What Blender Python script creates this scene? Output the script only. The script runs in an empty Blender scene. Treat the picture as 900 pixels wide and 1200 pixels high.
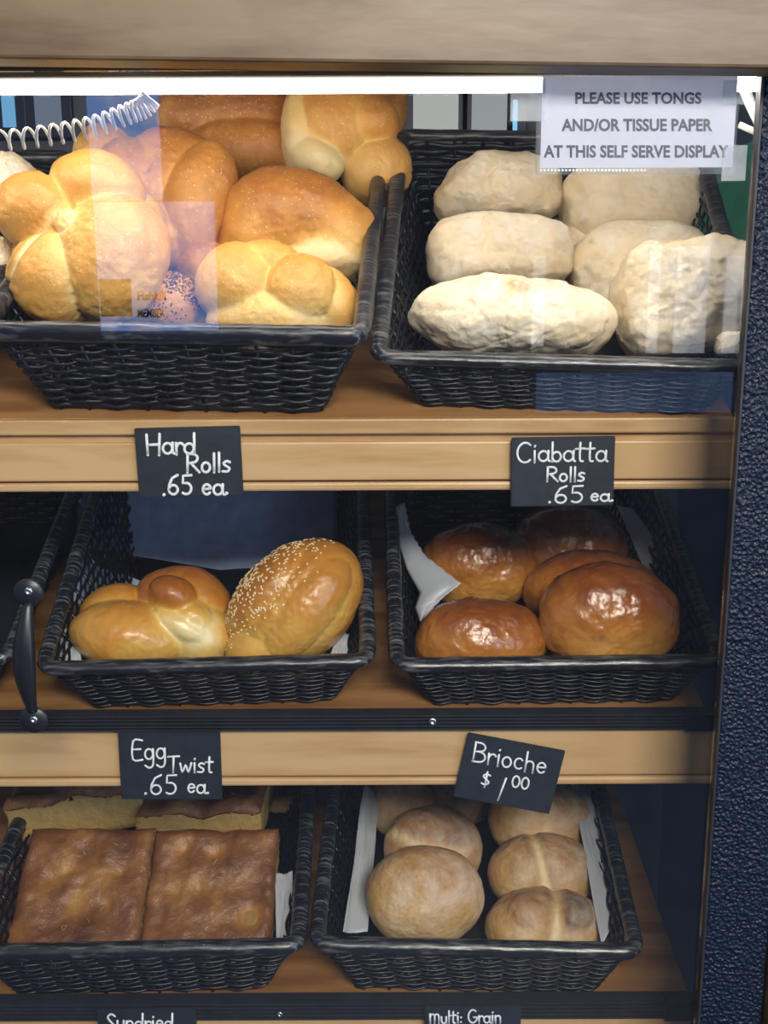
import bpy, bmesh, math, random
import numpy as np
from mathutils import Vector, Matrix, Euler, noise
random.seed(7)
rng = np.random.default_rng(7)
S = bpy.context.scene
COL = S.collection
R = math.radians

# ------------------------------------------------------------------ camera
ZC = 1.35
F = 1200.0
CAM = Vector((0, -0.76, ZC))
CROT = Matrix.Rotation(R(78), 3, 'X') @ Matrix.Rotation(R(-0.25), 3, 'Z')
cd = bpy.data.cameras.new('camera'); cam = bpy.data.objects.new('camera', cd); COL.objects.link(cam)
cd.sensor_fit = 'VERTICAL'; cd.sensor_height = 36; cd.lens = 36; cd.clip_start = 0.02
cam.matrix_world = Matrix.Translation(CAM) @ CROT.to_4x4()
S.camera = cam
FWD = CROT @ Vector((0, 0, -1))

def P(x, y, Y):
    """the point where the sight line of photo pixel (x, y) meets the plane at depth Y"""
    d = CROT @ Vector(((x - 450) / F, (600 - y) / F, -1))
    return CAM + d * ((Y - CAM.y) / d.y)
def scale_at(p):
    return (p - CAM).dot(FWD) / F

# ------------------------------------------------------------------ light
S.view_settings.view_transform = 'Standard'; S.view_settings.look = 'None'
S.view_settings.gamma = 1; S.view_settings.use_curve_mapping = False
S.view_settings.exposure = 0.75
W = bpy.data.worlds.new('shop_surroundings'); S.world = W; W.use_nodes = True
wn = W.node_tree.nodes; wl = W.node_tree.links
bg = wn['Background']
tc = wn.new('ShaderNodeTexCoord'); sx = wn.new('ShaderNodeSeparateXYZ'); cr = wn.new('ShaderNodeValToRGB')
mr = wn.new('ShaderNodeMapRange'); mr.inputs[1].default_value = -1; mr.inputs[2].default_value = 1
wl.new(tc.outputs['Generated'], sx.inputs[0]); wl.new(sx.outputs['Z'], mr.inputs[0]); wl.new(mr.outputs[0], cr.inputs[0])
cr.color_ramp.elements[0].position = 0.25; cr.color_ramp.elements[0].color = (.09, .17, .36, 1)
cr.color_ramp.elements[1].position = 0.75; cr.color_ramp.elements[1].color = (.34, .38, .46, 1)
wl.new(cr.outputs[0], bg.inputs[0]); bg.inputs[1].default_value = 0.42
LED_POWER = 22.5
def area(name, loc, rot, sx_, sy_, watts, col):
    l = bpy.data.lights.new(name, 'AREA'); l.shape = 'RECTANGLE'; l.size = sx_; l.size_y = sy_; l.energy = watts; l.color = col
    o = bpy.data.objects.new(name, l); COL.objects.link(o); o.location = loc; o.rotation_euler = rot
    return o
area('shop_ceiling_light', (0.45, -2.1, ZC + 1.1), (R(56), 0, R(8)), 1.1, .5, 45, (1, .92, .80))
area('added_blue_fill', (2.85, -3.0, ZC + .2), (R(90), 0, R(40)), 2.0, 2.2, 48, (.55, .74, 1.0))  # added fill behind the viewer, brightens the dark rear of the shelves

# ------------------------------------------------------------------ materials
def newmat(name):
    m = bpy.data.materials.new(name); m.use_nodes = True
    return m, m.node_tree.nodes, m.node_tree.links, m.node_tree.nodes['Principled BSDF']
def setp(b, **k):
    for n, v in k.items():
        b.inputs[n].default_value = v
def rgb(*c): return (*c, 1)
def plain(name, col, rough=.5, metal=0, noise_amt=.15, scale=40, bump=0, **k):
    m, n, l, b = newmat(name)
    t = n.new('ShaderNodeTexCoord'); nz = n.new('ShaderNodeTexNoise'); nz.inputs['Scale'].default_value = scale
    nz.inputs['Detail'].default_value = 4
    l.new(t.outputs['Object'], nz.inputs['Vector'])
    r = n.new('ShaderNodeValToRGB'); l.new(nz.outputs['Fac'], r.inputs[0])
    r.color_ramp.elements[0].position = .3; r.color_ramp.elements[1].position = .7
    r.color_ramp.elements[0].color = rgb(*[c * (1 - noise_amt) for c in col]); r.color_ramp.elements[1].color = rgb(*[min(1, c * (1 + noise_amt)) for c in col])
    l.new(r.outputs[0], b.inputs['Base Color']); setp(b, Roughness=rough, Metallic=metal)
    for kk, v in k.items(): b.inputs[kk.replace('_', ' ')].default_value = v
    if bump:
        bp = n.new('ShaderNodeBump'); bp.inputs['Strength'].default_value = bump; bp.inputs['Distance'].default_value = .001
        l.new(nz.outputs['Fac'], bp.inputs['Height']); l.new(bp.outputs[0], b.inputs['Normal'])
    return m
def wood(name, c1, c2, c3, rough=.4, stretch=(1.2, 9, 9)):
    m, n, l, b = newmat(name)
    t = n.new('ShaderNodeTexCoord'); mp = n.new('ShaderNodeMapping'); mp.inputs['Scale'].default_value = stretch
    l.new(t.outputs['Object'], mp.inputs[0])
    n1 = n.new('ShaderNodeTexNoise'); n1.inputs['Scale'].default_value = 3; n1.inputs['Detail'].default_value = 7; n1.inputs['Distortion'].default_value = .6
    n2 = n.new('ShaderNodeTexNoise'); n2.inputs['Scale'].default_value = 22; n2.inputs['Detail'].default_value = 5
    wv = n.new('ShaderNodeTexWave'); wv.wave_type = 'RINGS'; wv.inputs['Scale'].default_value = 1.1; wv.inputs['Distortion'].default_value = 5; wv.inputs['Detail'].default_value = 3
    for q in (n1, n2, wv): l.new(mp.outputs[0], q.inputs['Vector'])
    a = n.new('ShaderNodeMath'); a.operation = 'MULTIPLY_ADD'; a.inputs[1].default_value = .35
    l.new(n2.outputs['Fac'], a.inputs[0]); l.new(n1.outputs['Fac'], a.inputs[2])
    a2 = n.new('ShaderNodeMath'); a2.operation = 'MULTIPLY_ADD'; a2.inputs[1].default_value = .22
    l.new(wv.outputs['Fac'], a2.inputs[0]); l.new(a.outputs[0], a2.inputs[2])
    r = n.new('ShaderNodeValToRGB'); l.new(a2.outputs[0], r.inputs[0])
    e = r.color_ramp.elements; e[0].position = .60; e[0].color = rgb(*c1); e[1].position = .92; e[1].color = rgb(*c3)
    x = e.new(.76); x.color = rgb(*c2)
    l.new(r.outputs[0], b.inputs['Base Color']); setp(b, Roughness=rough)
    bp = n.new('ShaderNodeBump'); bp.inputs['Strength'].default_value = .08; bp.inputs['Distance'].default_value = .001
    l.new(n2.outputs['Fac'], bp.inputs['Height']); l.new(bp.outputs[0], b.inputs['Normal'])
    return m
def emit(name, col, st):
    m = bpy.data.materials.new(name); m.use_nodes = True; n = m.node_tree.nodes; n.clear()
    o = n.new('ShaderNodeOutputMaterial'); e = n.new('ShaderNodeEmission'); e.inputs[0].default_value = rgb(*col); e.inputs[1].default_value = st
    m.node_tree.links.new(e.outputs[0], o.inputs[0]); return m
def glass(name, tint=(1, 1, 1), base=.05, rough=0.0, haze=0.0):
    m = bpy.data.materials.new(name); m.use_nodes = True; n = m.node_tree.nodes; l = m.node_tree.links; n.clear()
    o = n.new('ShaderNodeOutputMaterial'); t = n.new('ShaderNodeBsdfTransparent'); t.inputs[0].default_value = rgb(*tint)
    g = n.new('ShaderNodeBsdfGlossy'); g.inputs['Roughness'].default_value = rough
    mx = n.new('ShaderNodeMixShader'); lw = n.new('ShaderNodeLayerWeight'); lw.inputs['Blend'].default_value = .5
    p = n.new('ShaderNodeMath'); p.operation = 'POWER'; p.inputs[1].default_value = 5
    q = n.new('ShaderNodeMath'); q.operation = 'MULTIPLY_ADD'; q.inputs[1].default_value = .9; q.inputs[2].default_value = base
    l.new(lw.outputs['Facing'], p.inputs[0]); l.new(p.outputs[0], q.inputs[0]); l.new(q.outputs[0], mx.inputs[0])
    l.new(t.outputs[0], mx.inputs[1]); l.new(g.outputs[0], mx.inputs[2])
    last = mx
    if haze:
        d = n.new('ShaderNodeBsdfDiffuse'); d.inputs[0].default_value = rgb(.9, .93, .97)
        m2 = n.new('ShaderNodeMixShader'); tcx = n.new('ShaderNodeTexCoord'); nz = n.new('ShaderNodeTexNoise')
        nz.inputs['Scale'].default_value = 35; nz.inputs['Detail'].default_value = 8
        l.new(tcx.outputs['Object'], nz.inputs['Vector'])
        k = n.new('ShaderNodeMath'); k.operation = 'MULTIPLY'; k.inputs[1].default_value = haze
        l.new(nz.outputs['Fac'], k.inputs[0]); l.new(k.outputs[0], m2.inputs[0]); l.new(last.outputs[0], m2.inputs[1]); l.new(d.outputs[0], m2.inputs[2]); last = m2
    l.new(last.outputs[0], o.inputs[0]); return m

def breadmat(name, stops, rough=.5, coat=0.0, flour=0.0, bump=.35, bscale=160, var=.16, blotch=18, speck=0.0):
    """colour follows how far each spot of the crust was baked (attribute 'crust')"""
    m, n, l, b = newmat(name)
    at = n.new('ShaderNodeAttribute'); at.attribute_name = 'crust'
    t = n.new('ShaderNodeTexCoord')
    n1 = n.new('ShaderNodeTexNoise'); n1.inputs['Scale'].default_value = blotch; n1.inputs['Detail'].default_value = 6; n1.inputs['Roughness'].default_value = .65
    n2 = n.new('ShaderNodeTexNoise'); n2.inputs['Scale'].default_value = bscale; n2.inputs['Detail'].default_value = 5; n2.inputs['Roughness'].default_value = .7
    for q in (n1, n2): l.new(t.outputs['Object'], q.inputs['Vector'])
    s1 = n.new('ShaderNodeMath'); s1.operation = 'SUBTRACT'; s1.inputs[1].default_value = .5; l.new(n1.outputs['Fac'], s1.inputs[0])
    a1 = n.new('ShaderNodeMath'); a1.operation = 'MULTIPLY_ADD'; a1.inputs[1].default_value = var * 2.2
    l.new(s1.outputs[0], a1.inputs[0]); l.new(at.outputs['Fac'], a1.inputs[2])
    s2 = n.new('ShaderNodeMath'); s2.operation = 'SUBTRACT'; s2.inputs[1].default_value = .5; l.new(n2.outputs['Fac'], s2.inputs[0])
    a2 = n.new('ShaderNodeMath'); a2.operation = 'MULTIPLY_ADD'; a2.inputs[1].default_value = var
    l.new(s2.outputs[0], a2.inputs[0]); l.new(a1.outputs[0], a2.inputs[2])
    r = n.new('ShaderNodeValToRGB'); l.new(a2.outputs[0], r.inputs[0])
    e = r.color_ramp.elements
    e[0].position = stops[0][0]; e[0].color = rgb(*stops[0][1]); e[1].position = stops[-1][0]; e[1].color = rgb(*stops[-1][1])
    for p, c in stops[1:-1]: x = e.new(p); x.color = rgb(*c)
    out = r.outputs[0]
    if flour:
        n3 = n.new('ShaderNodeTexNoise'); n3.inputs['Scale'].default_value = 26; n3.inputs['Detail'].default_value = 9; n3.inputs['Roughness'].default_value = .72; n3.inputs['Distortion'].default_value = .5
        l.new(t.outputs['Object'], n3.inputs['Vector'])
        k = n.new('ShaderNodeMapRange'); k.inputs[1].default_value = .38; k.inputs[2].default_value = .62; k.inputs[4].default_value = flour
        l.new(n3.outputs['Fac'], k.inputs[0])
        mx = n.new('ShaderNodeMix'); mx.data_type = 'RGBA'; l.new(k.outputs[0], mx.inputs[0]); l.new(out, mx.inputs[6]); mx.inputs[7].default_value = rgb(.92, .87, .77)
        out = mx.outputs[2]
    if speck:
        v = n.new('ShaderNodeTexVoronoi'); v.inputs['Scale'].default_value = 230; l.new(t.outputs['Object'], v.inputs['Vector'])
        k = n.new('ShaderNodeMath'); k.operation = 'LESS_THAN'; k.inputs[1].default_value = .16; l.new(v.outputs['Distance'], k.inputs[0])
        k2 = n.new('ShaderNodeMath'); k2.operation = 'MULTIPLY'; k2.inputs[1].default_value = speck; l.new(k.outputs[0], k2.inputs[0])
        mx = n.new('ShaderNodeMix'); mx.data_type = 'RGBA'; l.new(k2.outputs[0], mx.inputs[0]); l.new(out, mx.inputs[6]); mx.inputs[7].default_value = rgb(.85, .72, .5)
        out = mx.outputs[2]
    l.new(out, b.inputs['Base Color']); setp(b, Roughness=rough)
    b.inputs['Coat Weight'].default_value = coat; b.inputs['Coat Roughness'].default_value = .18
    b.inputs['Subsurface Weight'].default_value = 0
    ad = n.new('ShaderNodeMath'); ad.operation = 'MULTIPLY_ADD'; ad.inputs[1].default_value = 1.5
    l.new(n1.outputs['Fac'], ad.inputs[0]); l.new(n2.outputs['Fac'], ad.inputs[2])
    bp = n.new('ShaderNodeBump'); bp.inputs['Strength'].default_value = bump; bp.inputs['Distance'].default_value = .0025
    l.new(ad.outputs[0], bp.inputs['Height']); l.new(bp.outputs[0], b.inputs['Normal'])
    if coat: l.new(bp.outputs[0], b.inputs['Coat Normal'])
    return m

M = {}
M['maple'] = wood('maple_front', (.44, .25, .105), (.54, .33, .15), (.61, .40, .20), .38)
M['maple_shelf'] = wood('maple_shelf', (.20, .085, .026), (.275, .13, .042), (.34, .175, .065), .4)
M['maple_dimmed'] = wood('maple_dimmed', (.10, .062, .034), (.15, .10, .057), (.185, .132, .08), .42, (1.6, 5, 7))  # front maple darkened in colour because the top board gets less light
M['black_metal'] = None
m, n, l, b = newmat('hammered_black')
t = n.new('ShaderNodeTexCoord'); v = n.new('ShaderNodeTexVoronoi'); v.feature = 'F1'; v.inputs['Scale'].default_value = 330
nz = n.new('ShaderNodeTexNoise'); nz.inputs['Scale'].default_value = 420; nz.inputs['Detail'].default_value = 2
l.new(t.outputs['Object'], v.inputs['Vector']); l.new(t.outputs['Object'], nz.inputs['Vector'])
ad = n.new('ShaderNodeMath'); ad.operation = 'ADD'; l.new(v.outputs['Distance'], ad.inputs[0]); l.new(nz.outputs['Fac'], ad.inputs[1])
bp = n.new('ShaderNodeBump'); bp.inputs['Strength'].default_value = .9; bp.inputs['Distance'].default_value = .0016
l.new(ad.outputs[0], bp.inputs['Height']); l.new(bp.outputs[0], b.inputs['Normal'])
setp(b, **{'Base Color': rgb(.004, .009, .026), 'Roughness': .4, 'Specular IOR Level': .35}); M['hammered'] = m
M['black'] = plain('black_plastic', (.012, .014, .02), .38, 0, .2, 60)
M['rubber'] = plain('black_rubber', (.018, .02, .028), .5, 0, .2, 90)
M['alu'] = plain('aluminium_channel', (.55, .53, .5), .35, .6, .06, 30)
M['grey'] = plain('grey_channel', (.035, .033, .03), .6, 0, .06, 30)
M['white_panel'] = plain('white_bounce', (.8, .79, .76), .5, 0, .03, 10)  # white chosen for the unseen roof, to bounce light onto rear rolls
setp(M['grey'].node_tree.nodes['Principled BSDF'], **{'Specular IOR Level': 0.0, 'Roughness': .9})
M['steel'] = plain('steel_screw', (.6, .62, .66), .28, 1, .1, 300)
M['led'] = emit('led_diffuser', (1, .935, .83), LED_POWER)
M['glass'] = glass('front_pane', (.985, .99, .99), .068, 0, .004)
M['side_glass'] = glass('side_pane', (.9, .94, .95), .08)
M['sleeve'] = glass('plastic_sleeve', (.96, .98, 1), .05, .15, .09)
M['tape'] = glass('clear_tape', (.93, .95, .98), .08, .2, .25)
M['paper'] = plain('white_paper', (.74, .75, .80), .6, 0, .03, 30)
m = bpy.data.materials.new('backlit_paper'); m.use_nodes = True; n = m.node_tree.nodes; l = m.node_tree.links
d_ = n.new('ShaderNodeBsdfTranslucent'); d_.inputs[0].default_value = rgb(.78, .77, .84); mx = n.new('ShaderNodeMixShader'); mx.inputs[0].default_value = .5
n['Principled BSDF'].inputs['Base Color'].default_value = rgb(.78, .78, .84); n['Principled BSDF'].inputs['Roughness'].default_value = .6
l.new(n['Principled BSDF'].outputs[0], mx.inputs[1]); l.new(d_.outputs[0], mx.inputs[2]); l.new(mx.outputs[0], n['Material Output'].inputs[0]); M['notice_paper'] = m
M['ink'] = plain('black_ink', (.02, .015, .04), .6, 0, .1, 30)
M['slate'] = plain('chalkboard', (.014, .02, .03), .55, 0, .25, 120, .15)
M['chalk'] = plain('chalk_marker', (.80, .84, .86), .75, 0, .12, 260)
M['wax'] = plain('wax_paper', (.47, .50, .55), .45, 0, .06, 25)
M['wax_bluecast'] = plain('blue_cast_paper', (.45, .57, .82), .6, 0, .15, 60, .2)  # liner paper with the blue of a reflection put into its colour
M['wicker'] = plain('black_wicker', (.006, .008, .014), .36, 0, .35, 120, .3)
M['cordwhite'] = plain('white_cord', (.85, .82, .78), .3, 0, .04, 60)
M['dark_wall'] = plain('dark_panel', (.012, .02, .045), .5, 0, .2, 6)
M['navy'] = plain('navy_panel', (.018, .045, .095), .55, 0, .18, 7)
m, n, l, b = newmat('wrapped_rim')
t = n.new('ShaderNodeTexCoord'); mp = n.new('ShaderNodeMapping'); mp.inputs['Rotation'].default_value = (0, 0, R(35)); mp.inputs['Scale'].default_value = (40, 420, 120)
nz = n.new('ShaderNodeTexNoise'); nz.inputs['Scale'].default_value = 1; nz.inputs['Detail'].default_value = 6
l.new(t.outputs['Object'], mp.inputs[0]); l.new(mp.outputs[0], nz.inputs['Vector'])
r = n.new('ShaderNodeValToRGB'); l.new(nz.outputs['Fac'], r.inputs[0])
r.color_ramp.elements[0].position = .5; r.color_ramp.elements[0].color = rgb(.009, .011, .017); r.color_ramp.elements[1].position = .78; r.color_ramp.elements[1].color = rgb(.20, .21, .22)  # grey streaks in the colour imitate the gloss of the wrap
l.new(r.outputs[0], b.inputs['Base Color']); setp(b, Roughness=.3, **{'Specular IOR Level': .8})
bp = n.new('ShaderNodeBump'); bp.inputs['Strength'].default_value = .5; bp.inputs['Distance'].default_value = .001
l.new(nz.outputs['Fac'], bp.inputs['Height']); l.new(bp.outputs[0], b.inputs['Normal']); M['rim'] = m

GOLD = [(0, (.82, .64, .33)), (.25, (.78, .48, .14)), (.5, (.66, .315, .06)), (.75, (.44, .165, .03)), (1, (.22, .065, .013))]
M['hard'] = breadmat('hard_roll_crust', GOLD, .46, .15, 0, .42, 170, .17, 24, .4)
M['egg'] = breadmat('egg_twist_crust', [(0, (.85, .70, .36)), (.25, (.72, .45, .10)), (.5, (.56, .24, .035)), (.75, (.36, .115, .018)), (1, (.17, .045, .01))], .36, .55, 0, .22, 150, .12, 18)
M['brioche'] = breadmat('brioche_crust', [(0, (.70, .44, .15)), (.25, (.60, .30, .065)), (.5, (.46, .175, .027)), (.75, (.27, .075, .012)), (1, (.11, .026, .006))], .34, .95, 0, .4, 70, .22, 26)
M['ciabatta'] = breadmat('ciabatta_crust', [(0, (.88, .77, .56)), (.4, (.82, .65, .40)), (.7, (.74, .51, .23)), (1, (.50, .24, .05))], .88, 0, .72, .5, 130, .3, 22)
M['grain'] = breadmat('grain_roll_crust', [(0, (.72, .55, .29)), (.3, (.56, .34, .115)), (.6, (.40, .19, .05)), (.85, (.22, .085, .022)), (1, (.11, .04, .012))], .6, .1, .34, .5, 150, .2, 20)
M['focaccia'] = breadmat('focaccia_crust', [(0, (.55, .31, .09)), (.3, (.38, .175, .045)), (.6, (.21, .08, .026)), (1, (.08, .026, .011))], .5, .25, 0, .5, 120, .3, 15)
M['crumb'] = breadmat('crumb', [(0, (.52, .36, .12)), (.5, (.44, .28, .085)), (1, (.30, .155, .045))], .85, 0, 0, .9, 150, .3, 60)
M['sesame'] = plain('sesame_seed', (.86, .70, .42), .5, 0, .15, 300)
M['poppy'] = plain('poppy_seed', (.03, .03, .04), .6, 0, .2, 300)
M['herb'] = plain('dry_rosemary', (.30, .27, .12), .7, 0, .2, 100)

# ------------------------------------------------------------------ mesh helpers
def link(name, me, mat=None, parent=None, smooth=True):
    o = bpy.data.objects.new(name, me); COL.objects.link(o)
    if mat: me.materials.append(mat)
    if smooth and len(me.polygons): me.polygons.foreach_set('use_smooth', [True] * len(me.polygons))
    if parent: o.parent = parent
    return o
def empty(name, loc=(0, 0, 0), rot=(0, 0, 0)):
    o = bpy.data.objects.new(name, None); COL.objects.link(o); o.location = loc; o.rotation_euler = rot; o.empty_display_size = .02
    return o
def tag(o, label=None, cat=None, group=None, kind=None):
    if label: o['label'] = label
    if cat: o['category'] = cat
    if group: o['group'] = group
    if kind: o['kind'] = kind
    return o
def frommesh(name, vs, fs, mat, parent=None, smooth=True):
    me = bpy.data.meshes.new(name); me.from_pydata([tuple(v) for v in vs], [], fs); me.update()
    return link(name, me, mat, parent, smooth)
def box(name, x0, x1, y0, y1, z0, z1, mat, parent=None, bev=.0015, rot=None, seg=2):
    bm = bmesh.new(); bmesh.ops.create_cube(bm, size=1)
    c = Vector(((x0 + x1) / 2, (y0 + y1) / 2, (z0 + z1) / 2))
    for v_ in bm.verts: v_.co = Vector((v_.co.x * (x1 - x0), v_.co.y * (y1 - y0), v_.co.z * (z1 - z0)))
    if bev: bmesh.ops.bevel(bm, geom=bm.edges[:], offset=min(bev, .45 * min(x1 - x0, y1 - y0, z1 - z0)), segments=seg, affect='EDGES', profile=.5)
    me = bpy.data.meshes.new(name); bm.to_mesh(me); bm.free()
    o = link(name, me, mat, parent, False); o.location = c
    if rot: o.rotation_euler = rot
    return o
def lathe(profile, n=32):
    """profile of (radius, z) pairs -> verts, faces, about z"""
    vs, fs = [], []
    for r_, z_ in profile:
        for k in range(n): a = 2 * math.pi * k / n; vs.append((r_ * math.cos(a), r_ * math.sin(a), z_))
    for i in range(len(profile) - 1):
        for k in range(n):
            fs.append((i * n + k, i * n + (k + 1) % n, (i + 1) * n + (k + 1) % n, (i + 1) * n + k))
    fs.append(tuple(range(n))[::-1]); fs.append(tuple((len(profile) - 1) * n + k for k in range(n)))
    return vs, fs
def tube(pts, r, n=8, closed=False, ry=None, up=Vector((0, 0, 1)), vs=None, fs=None, rfun=None):
    """sweep an ellipse (r across, ry along up) along pts"""
    vs = [] if vs is None else vs; fs = [] if fs is None else fs
    pts = [Vector(p) for p in pts]; N = len(pts); b0 = len(vs)
    for i, p in enumerate(pts):
        a = pts[(i - 1) % N] if closed or i else p
        c = pts[(i + 1) % N] if closed or i < N - 1 else p
        t_ = (c - a).normalized()
        s_ = t_.cross(up)
        if s_.length < 1e-4: s_ = t_.cross(Vector((1, 0, 0)))
        s_.normalize(); u_ = s_.cross(t_).normalized()
        for k in range(n):
            an = 2 * math.pi * k / n; g = rfun(i, an) if rfun else 1
            vs.append(p + s_ * (math.cos(an) * r * g) + u_ * (math.sin(an) * (ry or r) * g))
    for i in range(N if closed else N - 1):
        j = (i + 1) % N
        for k in range(n):
            fs.append((b0 + i * n + k, b0 + i * n + (k + 1) % n, b0 + j * n + (k + 1) % n, b0 + j * n + k))
    if not closed:
        fs.append(tuple(b0 + k for k in range(n))[::-1]); fs.append(tuple(b0 + (N - 1) * n + k for k in range(n)))
    return vs, fs
def ball(vs, fs, c, r, n=6, sc=(1, 1, 1), rot=None):
    bm = bmesh.new(); bmesh.ops.create_icosphere(bm, subdivisions=2, radius=1)
    b0 = len(vs)
    for v_ in bm.verts:
        q = Vector((v_.co.x * sc[0], v_.co.y * sc[1], v_.co.z * sc[2])) * r
        if rot: q = rot @ q
        vs.append(Vector(c) + q)
    for f in bm.faces: fs.append(tuple(b0 + v_.index for v_ in f.verts))
    bm.free()

# ------------------------------------------------------------------ the case
case = tag(empty('display_case', (0, 0, .6)), 'wooden self serve bakery display case with glass front, three shelves and black metal corner post', 'display case')
def reparent(o):
    o.parent = case; o.matrix_parent_inverse = Matrix.Translation(-case.location); return o
def cbox(*a, **k):
    return reparent(box(*a, **k))
XL, XR = -.62, .232
GY = -.09
# top board, tipped a little as the photo shows it
pL = P(0, 76, -.10); pR = P(900, 88, -.10)
ang = math.atan2(pR.z - pL.z, pR.x - pL.x)
zmid = (pL.z + pR.z) / 2 - ang * (pL.x + pR.x) / 2
top = cbox('top_board', -.75, .6, -.125, -.10, zmid, zmid + .16, M['maple_dimmed'], rot=(0, -ang, 0), bev=.002)
zt = zmid
lip = cbox('underside_lip', -.7, .4, -.10, -.085, zt + .004, zt + .02, M['grey'], rot=(0, -ang, 0))
lip['label'] = 'grey aluminium strip above the glass'
# corner post and outer stile
pxl = P(820, 1195, GY - .006).x
post = cbox('corner_post', pxl, P(888, 1195, GY).x, GY - .0065, GY - .0022, ZC - .8, zt + .0, M['hammered'], bev=.0015, seg=3)
post['label'] = 'black hammered metal post'
edge = cbox('glass_edge_seal', pxl - .0014, pxl + .0012, GY - .0060, GY + .0030, ZC - .8, zt - .002, M['rubber'], bev=.0005)
gap = cbox('dark_gap_strip', P(888, 1195, GY).x + .0002, P(893, 1195, GY).x, GY, GY + .03, ZC - .8, zt - .001, M['rubber'])  # dark strip standing in for the shade of the gap beside the post
stile = cbox('outer_stile', P(893, 1195, GY).x + .0004, .62, GY - .012, GY + .02, ZC - .8, zt - .002, M['maple_dimmed'], bev=.002)
roof = cbox('roof_panel', -.7, .36, -.08, .48, ZC + .27, ZC + .285, M['white_panel'])
backp = cbox('back_panel', -.7, .36, .46, .475, ZC - .8, ZC + .02, M['dark_wall'])
# shelves
SH = {}
def shelf(key, ytop, ybot, xr, edge_top_drop, gasket, tilt):
    zt_ = P(450, ytop, 0).z; zb = P(450, ybot, 0).z
    xright = P(xr, (ytop + ybot) / 2, 0).x
    root = reparent(empty('shelf'))
    zs = zt_ - edge_top_drop
    TILT = R(tilt); SH[key] = (zs, TILT)
    L = .42
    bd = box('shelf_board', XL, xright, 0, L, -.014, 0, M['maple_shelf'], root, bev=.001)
    bd.location = Vector((bd.location.x, 0, zs)) + Matrix.Rotation(TILT, 3, 'X') @ Vector((0, L / 2 + .003, -.007))
    bd.rotation_euler = (TILT, 0, 0)
    if gasket:
        gz0, gz1 = P(450, gasket[1], -.008).z, P(450, gasket[0], -.008).z
        # ribbed black strip
        prof = []
        N = 5; h = gz1 - gz0
        vs, fs = [], []
        sec = [(0.0, gz0), (0.0, gz1)]
        ys = [(.004, gz1)]
        for k in range(N):
            z1 = gz1 - h * k / N; z0 = gz1 - h * (k + 1) / N
            ys += [(-.004, z1 - h * .03), (-.0085, z1 - h * .06), (-.0085, z0 + h * .06), (-.004, z0 + h * .03)]
        ys.append((.004, gz0))
        x1 = xright - .001
        for x_ in (XL, x1):
            for (y_, z_) in ys: vs.append((x_, y_, z_))
        q = len(ys)
        for k in range(q - 1): fs.append((k, k + 1, q + k + 1, q + k))
        fs.append(tuple(range(q))); fs.append(tuple(q + k for k in range(q))[::-1])
        frommesh('ribbed_strip', vs, fs, M['rubber'], root, False)
        cap = box('end_cap', x1 - .024, x1 + .003, -.0105, .004, gz0 - .0005, gz1 + .0005, M['black'], root, bev=.001)
        fb0, fb1 = zb, gz0 - .0003
    else:
        # bright front edge of the board and the groove below it
        g0, g1 = P(450, 508, 0).z, P(450, 517, 0).z
        box('front_edge', XL, xright, -.004, .006, g0, zt_, M['maple'], root, bev=.0015)
        box('groove', XL, xright, .001, .008, g1, g0, M['maple'], root, bev=0)
        fb0, fb1 = zb, g1
    lipz = fb0 + (P(450, 564, 0).z - P(450, 574, 0).z)
    box('front_rail', XL, xright, -.003, .014, lipz + .0012, fb1, M['maple'], root, bev=.0015)
    box('rail_bead', XL, xright, -.0042, .014, fb0, lipz, M['maple'], root, bev=.002)
    return root
s1 = shelf('top', 490, 574, 858, .001, None, 24)
s2 = shelf('mid', 838, 918, 834, .011, (837, 857), 16)
s3 = shelf('low', 1174, 1262, 808, .003, (1174, 1196), 9)
def screw(x, y, Y, r_, parent, label=None):
    c = P(x, y, Y)
    vs, fs = lathe([(r_, 0), (r_, r_ * .25), (r_ * .8, r_ * .55), (r_ * .35, r_ * .7), (r_ * .3, r_ * .35), (.0001, r_ * .35)], 20)
    R_ = Matrix.Rotation(R(90), 3, 'X')
    o = frommesh('screw', [R_ @ Vector(v_) for v_ in vs], fs, M['steel'], parent); o.location = c
    return o
screw(507, 845, -.0088, .0034, s2); screw(328, 1188, -.0088, .0026, s3)
# side glass, front glass
cbox('side_glass', .350, .354, -.065, .44, ZC - .8, ZC + .268, M['side_glass'], bev=0)
cbox('front_glass', XL, pxl - .0018, GY - .002, GY + .002, ZC - .8, zt + .002, M['glass'], bev=0)
# light tube under the top board
LY = -.014
cz = P(450, 100.5, LY)
led = reparent(empty('light_tube'))
vs, fs = tube([(-.70, LY, cz.z), (.265, LY, cz.z)], .0048, 16)
o = frommesh('lit_diffuser', vs, fs, M['led'], led); o['label'] = 'glowing white light tube'
box('housing', -.70, .268, LY - .0035, LY + .017, cz.z + .0052, cz.z + .013, M['grey'], led, bev=.001)
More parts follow.
